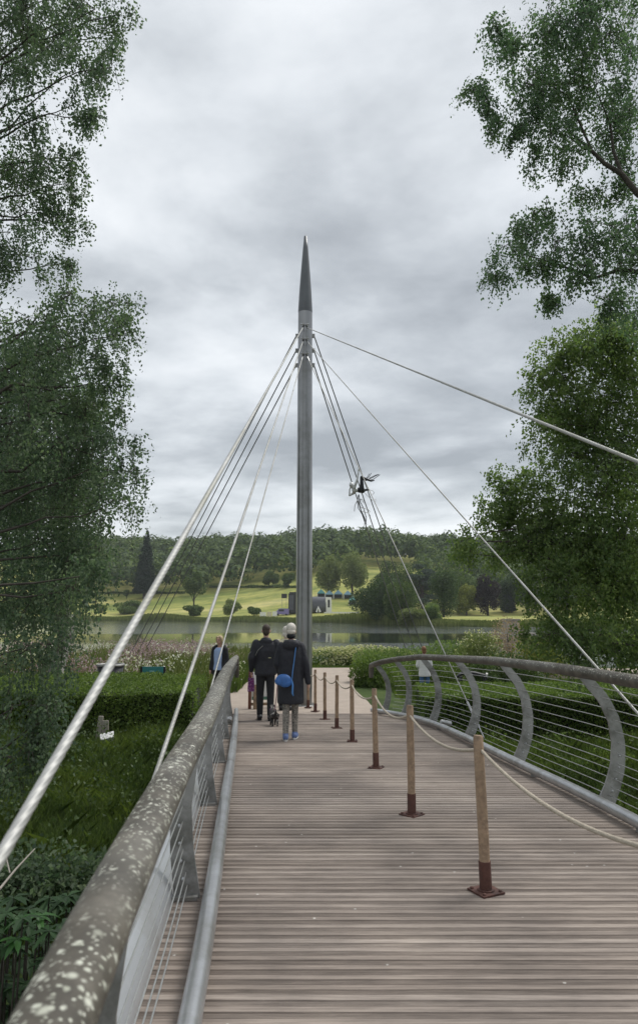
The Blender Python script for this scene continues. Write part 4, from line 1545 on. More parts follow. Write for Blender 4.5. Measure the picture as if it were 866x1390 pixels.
def make_wood():
    """the wooded hill, one mass of crowns"""
    Q = []
    n = 0
    y = 392.0
    cores = MB()
    while y < 800:
        x = -430.0
        while x < 330:
            xx = x + random.uniform(-3.5, 3.5)
            yy = y + random.uniform(-4, 4)
            px = 433 + F * xx / yy
            lim = (414 + 7 * math.sin(xx * .03) + 5 * math.sin(xx * .11)) if xx < 25 else 450
            if yy > lim and 90 < px < 900:
                H = random.uniform(13, 21) * (1.15 if random.random() < .08 else 1)
                r = random.uniform(5.5, 9.5)
                z = gz(xx, yy)
                k = 150 if yy < 560 else 110
                d = rand_dirs(k)
                d[:, 2] = np.where(d[:, 2] < -.35, -d[:, 2], d[:, 2])
                lob = 1 + .2 * np.sin(d[:, 0] * 5 + n) * np.sin(d[:, 1] * 5 + n * 2) + .1 * np.sin(d[:, 2] * 9 + n)
                P = np.array((xx, yy, z + H * .56)) + d * np.array((r, r, H * .46)) * lob[:, None]
                ax = unit(np.cross(d, RNG.normal(size=(k, 3))))
                Q.append(leaf_quads(P, ax, RNG.uniform(1.5, 2.9, k), .85, normal=unit(d + RNG.normal(size=(k, 3)) * .3)))
                n += 1
            x += 12.0
        y += 11.0 if y < 560 else 15.0
    # nearer wood on the roped side of the valley
    y = 300.0
    while y < 486:
        x = 32.0 if y > 400 else 48.0
        while x < 300:
            xx = x + random.uniform(-3.5, 3.5); yy = y + random.uniform(-4, 4)
            px = 433 + F * xx / yy
            if 570 < px < 900:
                H = random.uniform(12, 19); r = random.uniform(5, 8); z = gz(xx, yy)
                k = 110
                d = rand_dirs(k)
                P = np.array((xx, yy, z + H * .58)) + d * np.array((r, r, H * .46)) * (1 + .2 * np.sin(d[:, :1] * 6 + n))
                Q.append(leaf_quads(P, unit(np.cross(d, RNG.normal(size=(k, 3)))), RNG.uniform(1.2, 2.2, k), .85, normal=unit(d + RNG.normal(size=(k, 3)) * .35)))
                n += 1
            x += 11
        y += 14
    o = link('wooded_hillside', quads_mesh('wooded_hillside', np.concatenate(Q), M['wood_far']))
    tag(o, 'dense green wood covering the hill across the lake', 'wood', kind='stuff')
    print('wood crowns', n)


make_wood()


def make_field_hedge(label, px0, px1, py, h):
    pts = []
    for k in range(40):
        px = px0 + (px1 - px0) * k / 39
        yy = on_land(px, py, 440)
        p = at(px, py, yy)
        pts.append((p.x, yy, gz(p.x, yy)))
    P = np.array(pts)
    n = 2600
    u = RNG.random(n) * 38.99
    i = u.astype(int)
    Q = P[i] + (P[i + 1] - P[i]) * (u - i)[:, None]
    Q = Q + RNG.normal(size=(n, 3)) * np.array([.5, .7, 0])
    Q[:, 2] += RNG.random(n) * h * (.5 + .5 * np.abs(np.sin(Q[:, 0] * .21)))
    base = Vector(pts[20])
    o = link('field_hedge', quads_mesh('field_hedge', leaf_quads(Q - np.array(base), rand_dirs(n), RNG.uniform(.5, 1.1, n), .8), M['lf_mid']))
    o.location = base
    tag(o, label, 'hedge', 'hedge lines in the far field')


make_field_hedge('low dark hedge line crossing the far field under the wood', 285, 412, 798, 1.6)
make_field_hedge('thin hedge line in the far field beside the tall conifer', 135, 250, 806, 1.2)

# festival things across the lake
def make_tents():
    labs = ['small teal canopy tent nearest the mast in the tent row', 'blue-grey canopy tent second along from the mast', 'blue-grey canopy tent in the middle of the row', 'canopy tent fourth along from the mast, below the drooping pale tree',
            'teal canopy tent standing lower and closest to the large shore tree']
    for i, (px, py, s) in enumerate([(436, 812, 4.4), (447, 813, 4.6), (459, 813, 4.9), (472, 814, 4.6), (478.5, 822, 4.2)]):
        y = on_land(px, py, 398)
        c = at(px, py, y)
        s *= y / 400
        c.z = gz(c.x, c.y)
        root = tag(empty('canopy_tent', c), labs[i], 'tent', 'canopy tents in the field')
        mb = MB(); mb.sm = False
        h = s / 2
        mb.add([(-h, -h, 2.2), (h, -h, 2.2), (h, h, 2.2), (-h, h, 2.2), (0, 0, 4.1), (-h, -h, 1.8), (h, -h, 1.8), (h, h, 1.8), (-h, h, 1.8)],
               [(0, 1, 4), (1, 2, 4), (2, 3, 4), (3, 0, 4), (5, 6, 1, 0), (6, 7, 2, 1), (7, 8, 3, 2), (8, 5, 0, 3)])
        mb.build('canopy', M['tent'] if i in (0, 4) else M['tentblue'], root)
        for sx in (-1, 1):
            for sy in (-1, 1):
                mb = MB(); mb.tube([(sx * h * .97, sy * h * .97, -.3), (sx * h * .97, sy * h * .97, 2.0)], .09, 6)
                mb.build('leg', M['whitepaint'], root)
        mb = MB(); mb.sm = False
        mb.box((0, h * .9, 1.1), (s * .9, .06, 2.0))
        mb.build('back_wall', M['stagegrey'], root)


make_tents()


def ground_at(px, py, y):
    c = at(px, py, y)
    c.z = gz(c.x, c.y)
    return c


def make_stage():
    Y = 300
    s = Y / F
    c = ground_at(405, 833, Y)
    root = tag(empty('stage_block', c), 'tall black boxy stage rig partly hidden by the mast', 'stage')
    mb = MB(); mb.sm = False
    w = 26 * s
    top = at(400, 806, Y).z - c.z
    mb.box((0, 0, top / 2), (w, 5, top)); mb.build('cabinet', M['black'], root)
    mb = MB(); mb.sm = False
    mb.box((-w * .35, -2.56, top * .55), (w * .22, .1, top * .75)); mb.build('screen', M['stagegrey'], root)
    mb = MB(); mb.sm = False
    mb.box((-w * .2, 0, top + .35), (w * .5, 4.6, .6)); mb.build('roof_box', M['black'], root)
    # domed cover with a white arched end
    c = ground_at(432, 834, Y - 3)
    root = tag(empty('domed_cover', c), 'rounded slate stage cover with a white panel end beside the mast', 'stage')
    mb = MB()
    rr = 10 * s
    hh = at(432, 809, Y).z - c.z
    rings = []
    for x in (-rr, -rr * .4, rr * .5, rr):
        ring = []
        for k in range(15):
            a = math.pi * k / 14
            ring.append(Vector((x, -3.2 * math.cos(a), .2 + (hh * (.92 if x < 0 else .9)) * math.sin(a) ** .6)))
        rings.append(ring)
    mb.loft(rings); mb.build('cover', M['stagegrey'], root)
    mb = MB(); mb.sm = False
    mb.box((rr + 1.1, -1.5, hh * .46), (2.6, 2.6, hh * .9)); p = mb.build('end_panel', M['whitepaint'], root)
    mb = MB()
    rings = []
    mb.sm = False
    mb.box((rr + 1.2, -2.85, hh * .5), (.8, .12, hh * .42)); mb.tube([(rr + 1.2, -2.79, hh * .7), (rr + 1.2, -2.91, hh * .7)], .4, 14)
    mb.build('arched_opening', M['black'], p)
    mb = MB()
    mb.tube([(rr * -.2, -3.3, 0), (rr * .0, -3.35, hh * .3), (rr * .25, -3.3, 0)], .5, 8); mb.build('skirt', M['whitepaint'], root)
    # small van
    c = ground_at(383, 834, Y - 4)
    root = tag(empty('parked_van', c), 'small lilac van parked beside the black stage rig', 'van')
    mb = MB()
    Lh, Wd, Ht = 9 * s, 2.0, 10 * s * .9
    prof = [(-Lh, .5), (-Lh, Ht * .55), (-Lh * .78, Ht * .66), (-Lh * .42, Ht), (Lh * .9, Ht), (Lh, Ht * .9), (Lh, .5)]
    mb.sm = False
    n = len(prof)
    vs = [(x, -Wd / 2, z) for x, z in prof] + [(x, Wd / 2, z) for x, z in prof]
    mb.add(vs, [tuple(range(n)), tuple(range(n, 2 * n))[::-1]] + [(i, i + n, (i + 1) % n + n, (i + 1) % n) for i in range(n)])
    mb.build('body', M['lilac'], root)
    mb = MB(); mb.sm = False
    mb.box((-Lh * .1, -Wd / 2 - .02, Ht * .74), (Lh * .8, .04, Ht * .3)); mb.build('window', M['glass'], root)
    for sx in (-.6, .6):
        for sy in (-1, 1):
            mb = MB(); mb.tube([(sx * Lh, sy * (Wd / 2 - .15), .42), (sx * Lh, sy * (Wd / 2 + .03), .42)], .42, 16); mb.build('wheel', M['black'], root)
    # fence panels and a cream crate
    for i, (px, w, m, lab) in enumerate([(357, 8, 'whitepaint', 'white barrier panel furthest from the lilac van'), (365.5, 6, 'cream', 'cream boarded crate in the row of white panels'), (373, 6, 'whitepaint', 'white barrier panel next to the lilac van')]):
        c = ground_at(px, 834, Y - 6)
        root = tag(empty('barrier_panel', c), lab, 'panel', 'pale barrier panels by the stage')
        mb = MB(); mb.sm = False
        mb.box((0, 0, 1.05), (w * s, .12, 1.9)); mb.build('board', M[m], root)
        for sx in (-1, 1):
            mb = MB(); mb.sm = False
            mb.box((sx * w * s * .42, 0, .05), (.15, .9, .14)); mb.build('foot', M['plate'], root)
    c = ground_at(386, 806, 330)
    c2 = at(387, 809, 330)
    root = tag(empty('screen_sign', c), 'small black screen on poles beyond the stage rig', 'screen')
    mb = MB(); mb.sm = False
    mb.box((0, 0, c2.z - c.z), (2.6, .4, 2.0)); mb.build('panel', M['black'], root)
    for sx in (-1, 1):
        mb = MB(); mb.tube([(sx, 0, -.2), (sx, 0, c2.z - c.z)], .08, 6); mb.build('leg', M['plate'], root)
    # long white low fence on the shore path
    c = ground_at(462, 835, 292)
    root = tag(empty('low_fence', c), 'low white fence along the shore between stage and dark tree', 'fence')
    for k in range(9):
        mb = MB(); mb.sm = False
        mb.box((-6 + 1.6 * k, 0, .35), (1.5, .08, .6)); mb.build('panel', M['whitepaint'], root)


make_stage()


def make_pier():
    Y = 100
    s = Y / F
    c = at(693, 860, Y)
    c.z = WATER
    root = tag(empty('stone_pier', c), 'weathered stone pier block at the end of a low jetty in the lake', 'pier')
    top = at(693, 841, Y).z - WATER
    mb = MB(); mb.sm = False
    mb.box((0, 0, top * .46), (2.0, 1.8, top * .95), None, .9)
    mb.build('pillar', M['stone'], root)
    mb = MB(); mb.sm = False
    mb.box((0, 0, top * .95 + .1), (2.2, 2.0, .22)); mb.build('capstone', M['stone'], root)
    mb = MB(); mb.sm = False
    mb.box((-.5, .4, -.1), (7.6, 3.0, 1.0)); mb.build('jetty', M['pale_stone'], root)
    mb = MB(); mb.sm = False
    for k in range(9):
        mb.box((1.6 + k * .4, -1.0, .75), (.07, .07, .75))
    mb.box((3.2, -1.0, 1.16), (3.6, .09, .07)); mb.build('railing', M['plate'], root)


make_pier()


# ------------------------------------------------------------------ people
def oval(c, rx, ry, n=20, ang=0.0):
    return [Vector((c[0] + rx * math.cos(TAU * j / n + ang), c[1] + ry * math.sin(TAU * j / n + ang), c[2])) for j in range(n)]


def torso_rings(spec, n=22):
    return [oval((x, y, z), rx, ry, n) for x, y, z, rx, ry in spec]


def add_hand(mb, wrist, elbow, side, sc=1.0, curl=.5):
    """palm, four bent fingers of different lengths and a thumb off the palm's side"""
    w, e = Vector(wrist), Vector(elbow)
    d = (w - e).normalized()
    fwd = Vector((0, 1, 0))
    fwd = (fwd - d * fwd.dot(d)).normalized()
    inn = d.cross(fwd) * side
    palm = w + d * .05 * sc
    mb.limb([w, palm, w + d * .085 * sc], [.026 * sc, .03 * sc, .03 * sc], 10)
    for k, ln in enumerate((.062, .072, .068, .054)):
        b = w + d * .085 * sc + fwd * (.027 - .018 * k) * sc
        m = b + d * ln * .55 * sc + inn * .006 * curl
        t = m + (d * (1 - curl * .5) + inn * curl).normalized() * ln * .5 * sc
        mb.limb([b, m, t], [.0095 * sc, .0088 * sc, .0075 * sc], 8)
    b = w + d * .035 * sc + fwd * .026 * sc
    m = b + (d * .7 + fwd * .6).normalized() * .035 * sc
    t = m + (d * .9 + fwd * .15 + inn * .3).normalized() * .028 * sc
    mb.limb([b, m, t], [.0115 * sc, .0105 * sc, .0085 * sc], 8)


def person_body(mb, J, k=1.0):
    """whole body as overlapping limbs, blended afterwards: J holds the joints"""
    hc = Vector(J['head'])
    mb.ball(hc, (.074 * k, .093 * k, .112 * k), 18, 12)
    mb.ball(hc + Vector(J['face']) * .035 + Vector((0, 0, -.055)), (.05 * k, .06 * k, .055 * k), 14, 9)
    nb = Vector(J['neck'])
    mb.limb([hc + Vector((0, 0, -.07)), nb], [.05 * k, .056 * k])
    ch = Vector(J['chest']); pe = Vector(J['pelvis'])
    mb.loft(torso_rings([(nb.x, nb.y, nb.z - .02, .07, .06), (ch.x, ch.y, ch.z + .13, .16 * k, .09), (ch.x, ch.y, ch.z, .165 * k, .105), (.5 * (ch.x + pe.x), .5 * (ch.y + pe.y), .5 * (ch.z + pe.z), .135 * k, .095), (pe.x, pe.y, pe.z, .155 * k, .105), (pe.x, pe.y, pe.z - .1, .13 * k, .09)]))
    for s in ('l', 'r'):
        mb.limb([J['sh_' + s], J['el_' + s], J['wr_' + s]], [.052 * k, .042 * k, .028 * k])
        mb.limb([J['hip_' + s], J['kn_' + s], J['an_' + s]], [.088 * k, .057 * k, .04 * k])
        an = Vector(J['an_' + s]); tf = Vector(J['toe_' + s])
        mb.limb([an + Vector((0, 0, -.03)), tf], [.04 * k, .032 * k])
        # ears
    f = Vector(J['face'])
    sd = Vector((f.y, -f.x, 0))
    for s in (-1, 1):
        mb.ball(hc + sd * s * .078 * k + Vector((0, 0, -.01)), (.014, .02, .03), 8, 6)
    # nose and brow
    mb.limb([hc + f * .088 + Vector((0, 0, .012)), hc + f * .112 + Vector((0, 0, -.022))], [.011, .016])
    mb.limb([hc + f * .084 + sd * .035 + Vector((0, 0, .028)), hc + f * .084 - sd * .035 + Vector((0, 0, .028))], [.012, .012])
    mb.ball(hc + f * .088 + Vector((0, 0, -.058)), (.02, .014, .009), 8, 6)
    mb.ball(hc + f * .078 + Vector((0, 0, -.092)), (.022, .02, .016), 8, 6)


def stand_joints(face=(0, 1, 0), sw=.19, step=0.0, H=1.0):
    J = dict(head=(0, .015, 1.665), neck=(0, -.005, 1.50), chest=(0, 0, 1.28), pelvis=(0, 0, .95), face=face)
    for s, sx in (('l', -1), ('r', 1)):
        st = step * (1 if s == 'l' else -1)
        J['sh_' + s] = (sx * sw, 0, 1.425)
        J['el_' + s] = (sx * (sw + .055), -.02 - st * .2, 1.145)
        J['wr_' + s] = (sx * (sw + .065), .05 - st * .25, .90)
        J['hip_' + s] = (sx * .09, 0, .93)
        J['kn_' + s] = (sx * .1, .02 + st * .3, .5)
        J['an_' + s] = (sx * .1, -.02 + st * .55, .09)
        J['toe_' + s] = (sx * .115, .13 + st * .55, .035)
    return J


def shoes(J, root, mat, solemat=None):
    for s in ('l', 'r'):
        an, to = Vector(J['an_' + s]), Vector(J['toe_' + s])
        f = to - an; f.z = 0
        f.normalize()
        mb = MB()
        heel = an - f * .045
        z0 = min(an.z - .085, to.z - .03)
        mb.limb([heel + Vector((0, 0, -.03)), an.lerp(to, .5) + Vector((0, 0, -.02)), to + f * .04], [.05, .05, .04])
        mb.limb([an + Vector((0, 0, .02)), an + Vector((0, 0, -.03))], [.052, .054])
        o = mb.build_blend('shoe', mat, root, .01, 3)
        sm = MB()
        ring = []
        for j in range(20):
            a = TAU * j / 20
            sd = Vector((f.y, -f.x, 0))
            ctr = heel.lerp(to + f * .05, .5)
            hl = (to + f * .08 - heel).length / 2 + .03
            p = ctr + f * math.cos(a) * hl + sd * math.sin(a) * .046
            ring.append(Vector((p.x, p.y, 0)))
        slope = (to.z - an.z + .055)
        r1 = [Vector((p.x, p.y, z0)) for p in ring]
        r2 = [Vector((p.x, p.y, z0 + .028)) for p in ring]
        sm.loft([r1, r2])
        sm.build('sole', solemat or M['black'], o)


def place(root, x, y, z, rz, sc=1.0):
    root.location = (x, y, z)
    root.rotation_euler = (0, 0, rz)
    root.scale = (sc, sc, sc)


def trousers(J, root, mat, flare=1.0, top=.98, name='trousers'):
    mb = MB()
    pe = J['pelvis']
    mb.loft(torso_rings([(pe[0], pe[1], top, .165, .115), (pe[0], pe[1], .93, .18, .125), (pe[0], pe[1], .85, .165, .12), (pe[0], pe[1], .8, .13, .1)]))
    for s in ('l', 'r'):
        an = Vector(J['an_' + s])
        mb.limb([J['hip_' + s], J['kn_' + s], tuple(an + Vector((0, 0, .03)))], [.1 * flare, .074 * flare, .06 * flare])
    return mb.build_blend(name, mat, root, .012, 5)


# --- man in black jacket walking away
def make_man():
    root = tag(empty('person'), 'man in black jacket and black trousers walking away, holding a patterned bag', 'person')
    J = stand_joints(step=.1)
    J['el_l'] = (-.27, -.04, 1.15); J['wr_l'] = (-.275, .06, .92)
    J['el_r'] = (.27, -.02, 1.15); J['wr_r'] = (.26, .1, .93)
    mb = MB(); person_body(mb, J)
    add_hand(mb, J['wr_l'], J['el_l'], 1, 1, .8); add_hand(mb, J['wr_r'], J['el_r'], -1, 1, .6)
    mb.build_blend('body', M['skin'], root, .008, 3)
    mb = MB()
    mb.loft(torso_rings([(0, -.005, 1.515, .07, .07), (0, -.01, 1.47, .12, .09), (0, -.01, 1.41, .205, .115), (0, -.01, 1.28, .215, .14), (0, 0, 1.1, .2, .135), (0, 0, .93, .21, .14), (0, 0, .86, .215, .145), (0, 0, .83, .205, .14)]))
    mb.ball((0, -.075, 1.465), (.13, .055, .06)); mb.limb([(-.07, -.02, 1.5), (0, -.08, 1.51), (.07, -.02, 1.5)], [.03, .035, .03])
    for s in ('l', 'r'):
        mb.limb([J['sh_' + s], J['el_' + s], J['wr_' + s]], [.078, .066, .05])
    jk = mb.build_blend('jacket', M['dark2'], root, .011, 4)
    lg = MB(); lg.sm = False
    lg.box((.075, -.158, 1.16), (.05, .008, .012)); lg.build('logo_patch', M['fl_cream'], jk)
    mb = MB()
    mb.tube([(-.06, -.145, 1.38), (-.15, -.13, 1.3), (-.2, -.1, 1.2)], .006, 6)
    mb.tube([(-.285, -.09, 1.27), (-.33, -.05, 1.22), (-.345, -.02, 1.12)], .006, 6); mb.build('piping', M['plate'], jk)
    trousers(J, root, M['dark'])
    mb = MB()
    mb.ball((0, .0, 1.70), (.079, .096, .088), 18, 10); mb.ball((0, -.045, 1.64), (.066, .05, .075), 14, 9)
    mb.build_blend('hair', M['hair_brown'], root, .008, 2)
    shoes(J, root, M['black'], M['dark'])
    place(root, -1.03, 13.85, deckz(13.85), .06, 1.005)
    # the bag in his hand
    t = tag(empty('patterned_bag', (-1.31, 13.9, deckz(13.85) + .53)), 'small magenta and white bag hanging from the hand of the man', 'bag')
    mb = MB(); mb.sm = False
    mb.box((0, 0, .12), (.13, .07, .25), None, .85); b = mb.build('pouch', M['magenta'], t)
    mb = MB(); mb.tube([(-.04, 0, .24), (-.03, 0, .34), (0, 0, .375), (.03, 0, .34), (.04, 0, .24)], .008, 6); mb.build('handle', M['magenta'], t)


def pattern_material(name, cols, scale):
    m, nt, out = newmat(name)
    p = N(nt, 'ShaderNodeBsdfPrincipled', Roughness=.8)
    tc = N(nt, 'ShaderNodeTexCoord')
    v = N(nt, 'ShaderNodeTexNoise', Scale=scale, Detail=3.0, Distortion=1.2); L(nt, tc.outputs['Object'], v.inputs['Vector'])
    st = [(.3 + .4 * i / (len(cols) - 1), c) for i, c in enumerate(cols)]
    c = ramp(nt, v.outputs[0], st)
    L(nt, c, p.inputs['Base Color'])
    L(nt, p.outputs[0], out.inputs[0])
    return m


M['magenta'] = pattern_material('magenta_print', [(.5, .42, .5), (.18, .02, .14), (.07, .01, .09), (.4, .3, .4)], 22)
M['leggings'] = pattern_material('animal_print', [(.02, .02, .02), (.10, .095, .085), (.34, .31, .27), (.05, .05, .045)], 38)
make_man()


def make_woman():
    root = tag(empty('person'), 'white-haired woman in long black hooded coat and patterned leggings walking away', 'person')
    J = stand_joints(step=-.16, sw=.18)
    for q in ('an_', 'toe_', 'kn_'):
        for e, sx in (('l', -1), ('r', 1)):
            v = J[q + e]; J[q + e] = (v[0] - sx * .025, v[1], v[2])
    J['el_r'] = (.275, -.01, 1.14); J['wr_r'] = (.31, .02, .88)
    J['el_l'] = (-.26, .0, 1.16); J['wr_l'] = (-.2, .16, .98)
    mb = MB(); person_body(mb, J, .97)
    add_hand(mb, J['wr_l'], J['el_l'], 1, .93, .8); add_hand(mb, J['wr_r'], J['el_r'], -1, .93, .4)
    mb.build_blend('body', M['skin'], root, .008, 3)
    mb = MB()
    mb.loft(torso_rings([(0, -.005, 1.53, .075, .075), (0, -.01, 1.48, .12, .1), (0, -.01, 1.41, .205, .125), (0, -.01, 1.28, .22, .15), (0, 0, 1.1, .225, .155), (0, 0, .93, .225, .165), (0, 0, .75, .235, .17), (0, 0, .6, .24, .175), (0, 0, .55, .235, .17)]))
    mb.ball((.01, -.12, 1.46), (.16, .07, .085)); mb.limb([(-.1, -.03, 1.5), (-.04, -.12, 1.5), (.08, -.12, 1.5), (.13, -.02, 1.49)], [.035, .04, .04, .035])
    for s in ('l', 'r'):
        mb.limb([J['sh_' + s], J['el_' + s], J['wr_' + s]], [.076, .066, .054])
    mb.build_blend('coat', M['dark2'], root, .011, 4)
    trousers(J, root, M['leggings'], .88, name='leggings')
    mb = MB()
    mb.ball((0, -.005, 1.715), (.092, .104, .088), 18, 10); mb.ball((0, -.035, 1.66), (.085, .08, .055), 14, 9)
    mb.build_blend('hair', M['hair_white'], root, .008, 2)
    mb = MB()
    mb.ball((0, -.03, 1.595), (.082, .078, .05), 14, 9); mb.build_blend('nape_scarf', M['dark'], root, .009, 2)
    shoes(J, root, M['shoe'], M['sole'])
    place(root, -.43, 10.95, deckz(10.95), -.02, .955)
    root.scale = (.85, .95, .955)
    o = Vector((-.43, 10.95, deckz(10.95)))
    t = tag(empty('shoulder_bag', o + Vector((-.1, -.22, .8))), 'blue shoulder bag hung across the black coat on a blue strap', 'bag')
    mb = MB(); mb.ball((0, -.02, .09), (.12, .06, .085), 18, 10); mb.ball((0.03, -.02, .05), (.1, .055, .07), 14, 8); mb.ball((-.06, -.03, .07), (.07, .05, .06), 12, 8)
    mb.build_blend('pouch', M['bag_blue'], t, .01, 3)
    mb = MB(); mb.tube([(.125, .0, .09), (.135, .02, .2), (.155, .035, .35), (.175, .065, .52), (.19, .09, .615), (.185, .15, .655), (.17, .24, .64)], .016, 8, ry=.45)
    s_ = mb.build('strap', M['strap'], t)
    mb = MB(); mb.tube([(.125, -.02, .09), (.14, -.035, .02), (.135, -.03, -.1), (.15, -.03, -.14)], [.012, .026, .03, .012], 8, ry=.5); mb.build('loose_end', M['strap'], t)
    # lead from her hand to the dog
    a = o + Vector((-.205, .17, .86)); b = Vector((-.81, 12.99, deckz(12.9) + .24))
    mb = MB()
    mb.tube([a + Vector((0, 0, .04)), a, a.lerp(b, .3) + Vector((0, 0, -.1)), a.lerp(b, .65) + Vector((0, 0, -.12)), b], .008, 6)
    tag(mb.build('dog_lead', M['fl_pink']), 'pink lead running from the coated woman to the small dog', 'lead')


make_woman()


def make_dog():
    root = tag(empty('dog', (-.80, 12.9, deckz(12.9)), .25), 'small black and white dog walking on a lead by the man', 'dog')
    mb = MB()
    mb.loft([[Vector((r * math.cos(TAU * j / 14), y, z + r * 1.1 * math.sin(TAU * j / 14))) for j in range(14)] for y, z, r in
             [(-.2, .27, .03), (-.17, .27, .075), (-.05, .265, .085), (.08, .26, .1), (.16, .28, .095), (.2, .3, .05)]])
    mb.limb([(0, .16, .3), (0, .235, .39)], [.07, .055]); mb.ball((0, .26, .41), (.058, .068, .06)); mb.limb([(0, .29, .4), (0, .36, .385)], [.036, .026])
    for sx in (-1, 1):
        mb.limb([(sx * .055, -.14, .26), (sx * .06, -.1, .17), (sx * .06, -.17, .09), (sx * .06, -.155, .02)], [.055, .036, .022, .022])
        mb.limb([(sx * .055, .13, .24), (sx * .055, .11, .13), (sx * .055, .125, .02)], [.042, .026, .022])
        mb.ball((sx * .06, -.135, .018), (.024, .034, .018), 8, 6); mb.ball((sx * .055, .145, .018), (.024, .034, .018), 8, 6)
        mb.limb([(sx * .04, .25, .455), (sx * .065, .24, .43), (sx * .07, .25, .39)], [.02, .022, .012])
    mb.limb([(0, -.19, .3), (0, -.25, .36), (0, -.24, .43)], [.022, .018, .01])
    root.scale = (.72, .72, .72)
    mb.build_blend('body', M['fur_patch'], root, .009, 3)
    mb = MB(); mb.tube([(.07 * math.cos(TAU * k / 16), .18 + .02 * math.sin(TAU * k / 16), .335 + .07 * math.sin(TAU * k / 16)) for k in range(17)], .009, 6); mb.build('collar', M['magenta'], root)


M['fur_patch'] = pattern_material('black_white_fur', [(.016, .015, .014), (.02, .018, .017), (.022, .02, .02), (.5, .48, .44)], 7)
make_dog()


def make_face_woman():
    root = tag(empty('person'), 'blond woman in open black jacket over pale blue top standing past the handrail end', 'person')
    J = stand_joints(face=(0, 1, 0), sw=.175)
    J['wr_l'] = (-.2, .1, .92); J['wr_r'] = (.22, .08, .9)
    mb = MB(); person_body(mb, J, .96); add_hand(mb, J['wr_l'], J['el_l'], 1, .92); add_hand(mb, J['wr_r'], J['el_r'], -1, .92)
    b = mb.build_blend('body', M['skin'], root, .008, 3)
    hc = Vector(J['head'])
    for s in (-1, 1):
        mb = MB(); mb.ball(hc + Vector((s * .03, .078, .005)), (.012, .01, .007), 10, 7); mb.build('eye', M['black'], root)
    mb = MB(); mb.ball(hc + Vector((0, .086, -.06)), (.024, .012, .008), 10, 6); mb.build('lips', M['lips'], root)
    mb = MB()
    mb.loft(torso_rings([(0, 0, 1.47, .1, .08), (0, 0, 1.4, .17, .112), (0, 0, 1.25, .175, .125), (0, 0, 1.05, .16, .115), (0, 0, .88, .185, .13)])); mb.build_blend('top', M['shirt'], root, .011, 3)
    mb = MB()
    for s in (-1, 1):
        pts = [(s * .12, -.02, 1.47), (s * .15, -.02, 1.3), (s * .15, -.02, 1.05), (s * .16, -.02, .85)]
        mb.limb(pts, [.075, .105, .105, .11])
    mb.loft(torso_rings([(0, -.06, 1.48, .12, .06), (0, -.05, 1.38, .195, .095), (0, -.05, 1.2, .2, .105), (0, -.05, .95, .2, .11), (0, -.05, .78, .2, .11)]))
    for s in ('l', 'r'):
        mb.limb([J['sh_' + s], J['el_' + s], J['wr_' + s]], [.078, .066, .05])
    mb.build_blend('jacket', M['dark'], root, .011, 4)
    trousers(J, root, M['dark'], .9)
    mb = MB()
    mb.ball(hc + Vector((0, -.02, .03)), (.084, .095, .1), 18, 10); mb.limb([hc + Vector((0, -.07, .03)), hc + Vector((0, -.1, -.05))], [.06, .035])
    for sx in (-1, 1):
        mb.limb([hc + Vector((sx * .05, .055, .085)), hc + Vector((sx * .078, .03, .03)), hc + Vector((sx * .08, .0, -.05)), hc + Vector((sx * .07, -.03, -.12))], [.03, .026, .024, .02])
    mb.build_blend('hair', M['hair_blond'], root, .008, 2)
    shoes(J, root, M['black'], M['sole'])
    place(root, at(298, 900, 18.0).x, 18.0, deckz(17.6) - .03, math.pi - .45, .93)


M['lips'] = plain('lips', (.32, .12, .11), .5)
make_face_woman()


def make_white_woman():
    root = tag(empty('person'), 'auburn-haired woman in white jacket and jeans seen from behind past the roped railing', 'person')
    J = stand_joints(sw=.17)
    J['wr_l'] = (-.14, .2, 1.0); J['wr_r'] = (.14, .2, 1.0); J['el_l'] = (-.24, .02, 1.12); J['el_r'] = (.24, .02, 1.12)
    mb = MB(); person_body(mb, J, .96); add_hand(mb, J['wr_l'], J['el_l'], 1, .92); add_hand(mb, J['wr_r'], J['el_r'], -1, .92)
    mb.build_blend('body', M['skin'], root, .008, 3)
    mb = MB()
    mb.loft(torso_rings([(0, 0, 1.51, .08, .075), (0, -.01, 1.46, .13, .095), (0, -.01, 1.4, .19, .12), (0, 0, 1.25, .2, .135), (0, 0, 1.05, .19, .13), (0, 0, .85, .215, .145), (0, 0, .76, .215, .145)]))
    for s in ('l', 'r'):
        mb.limb([J['sh_' + s], J['el_' + s], J['wr_' + s]], [.078, .066, .05])
    mb.build_blend('jacket', M['white'], root, .011, 4)
    trousers(J, root, M['jean'])
    hc = Vector(J['head'])
    mb = MB(); mb.ball(hc + Vector((0, -.02, .03)), (.088, .1, .1), 18, 10); mb.ball(hc + Vector((0, -.05, -.06)), (.08, .06, .08)); mb.build_blend('hair', M['hair_red'], root, .008, 2)
    shoes(J, root, M['black'], M['sole'])
    p = at(575, 877, 22)
    z = gz(p.x, 22)
    place(root, p.x, 22, z, .1, (p.z - z) / 1.79)


make_white_woman()


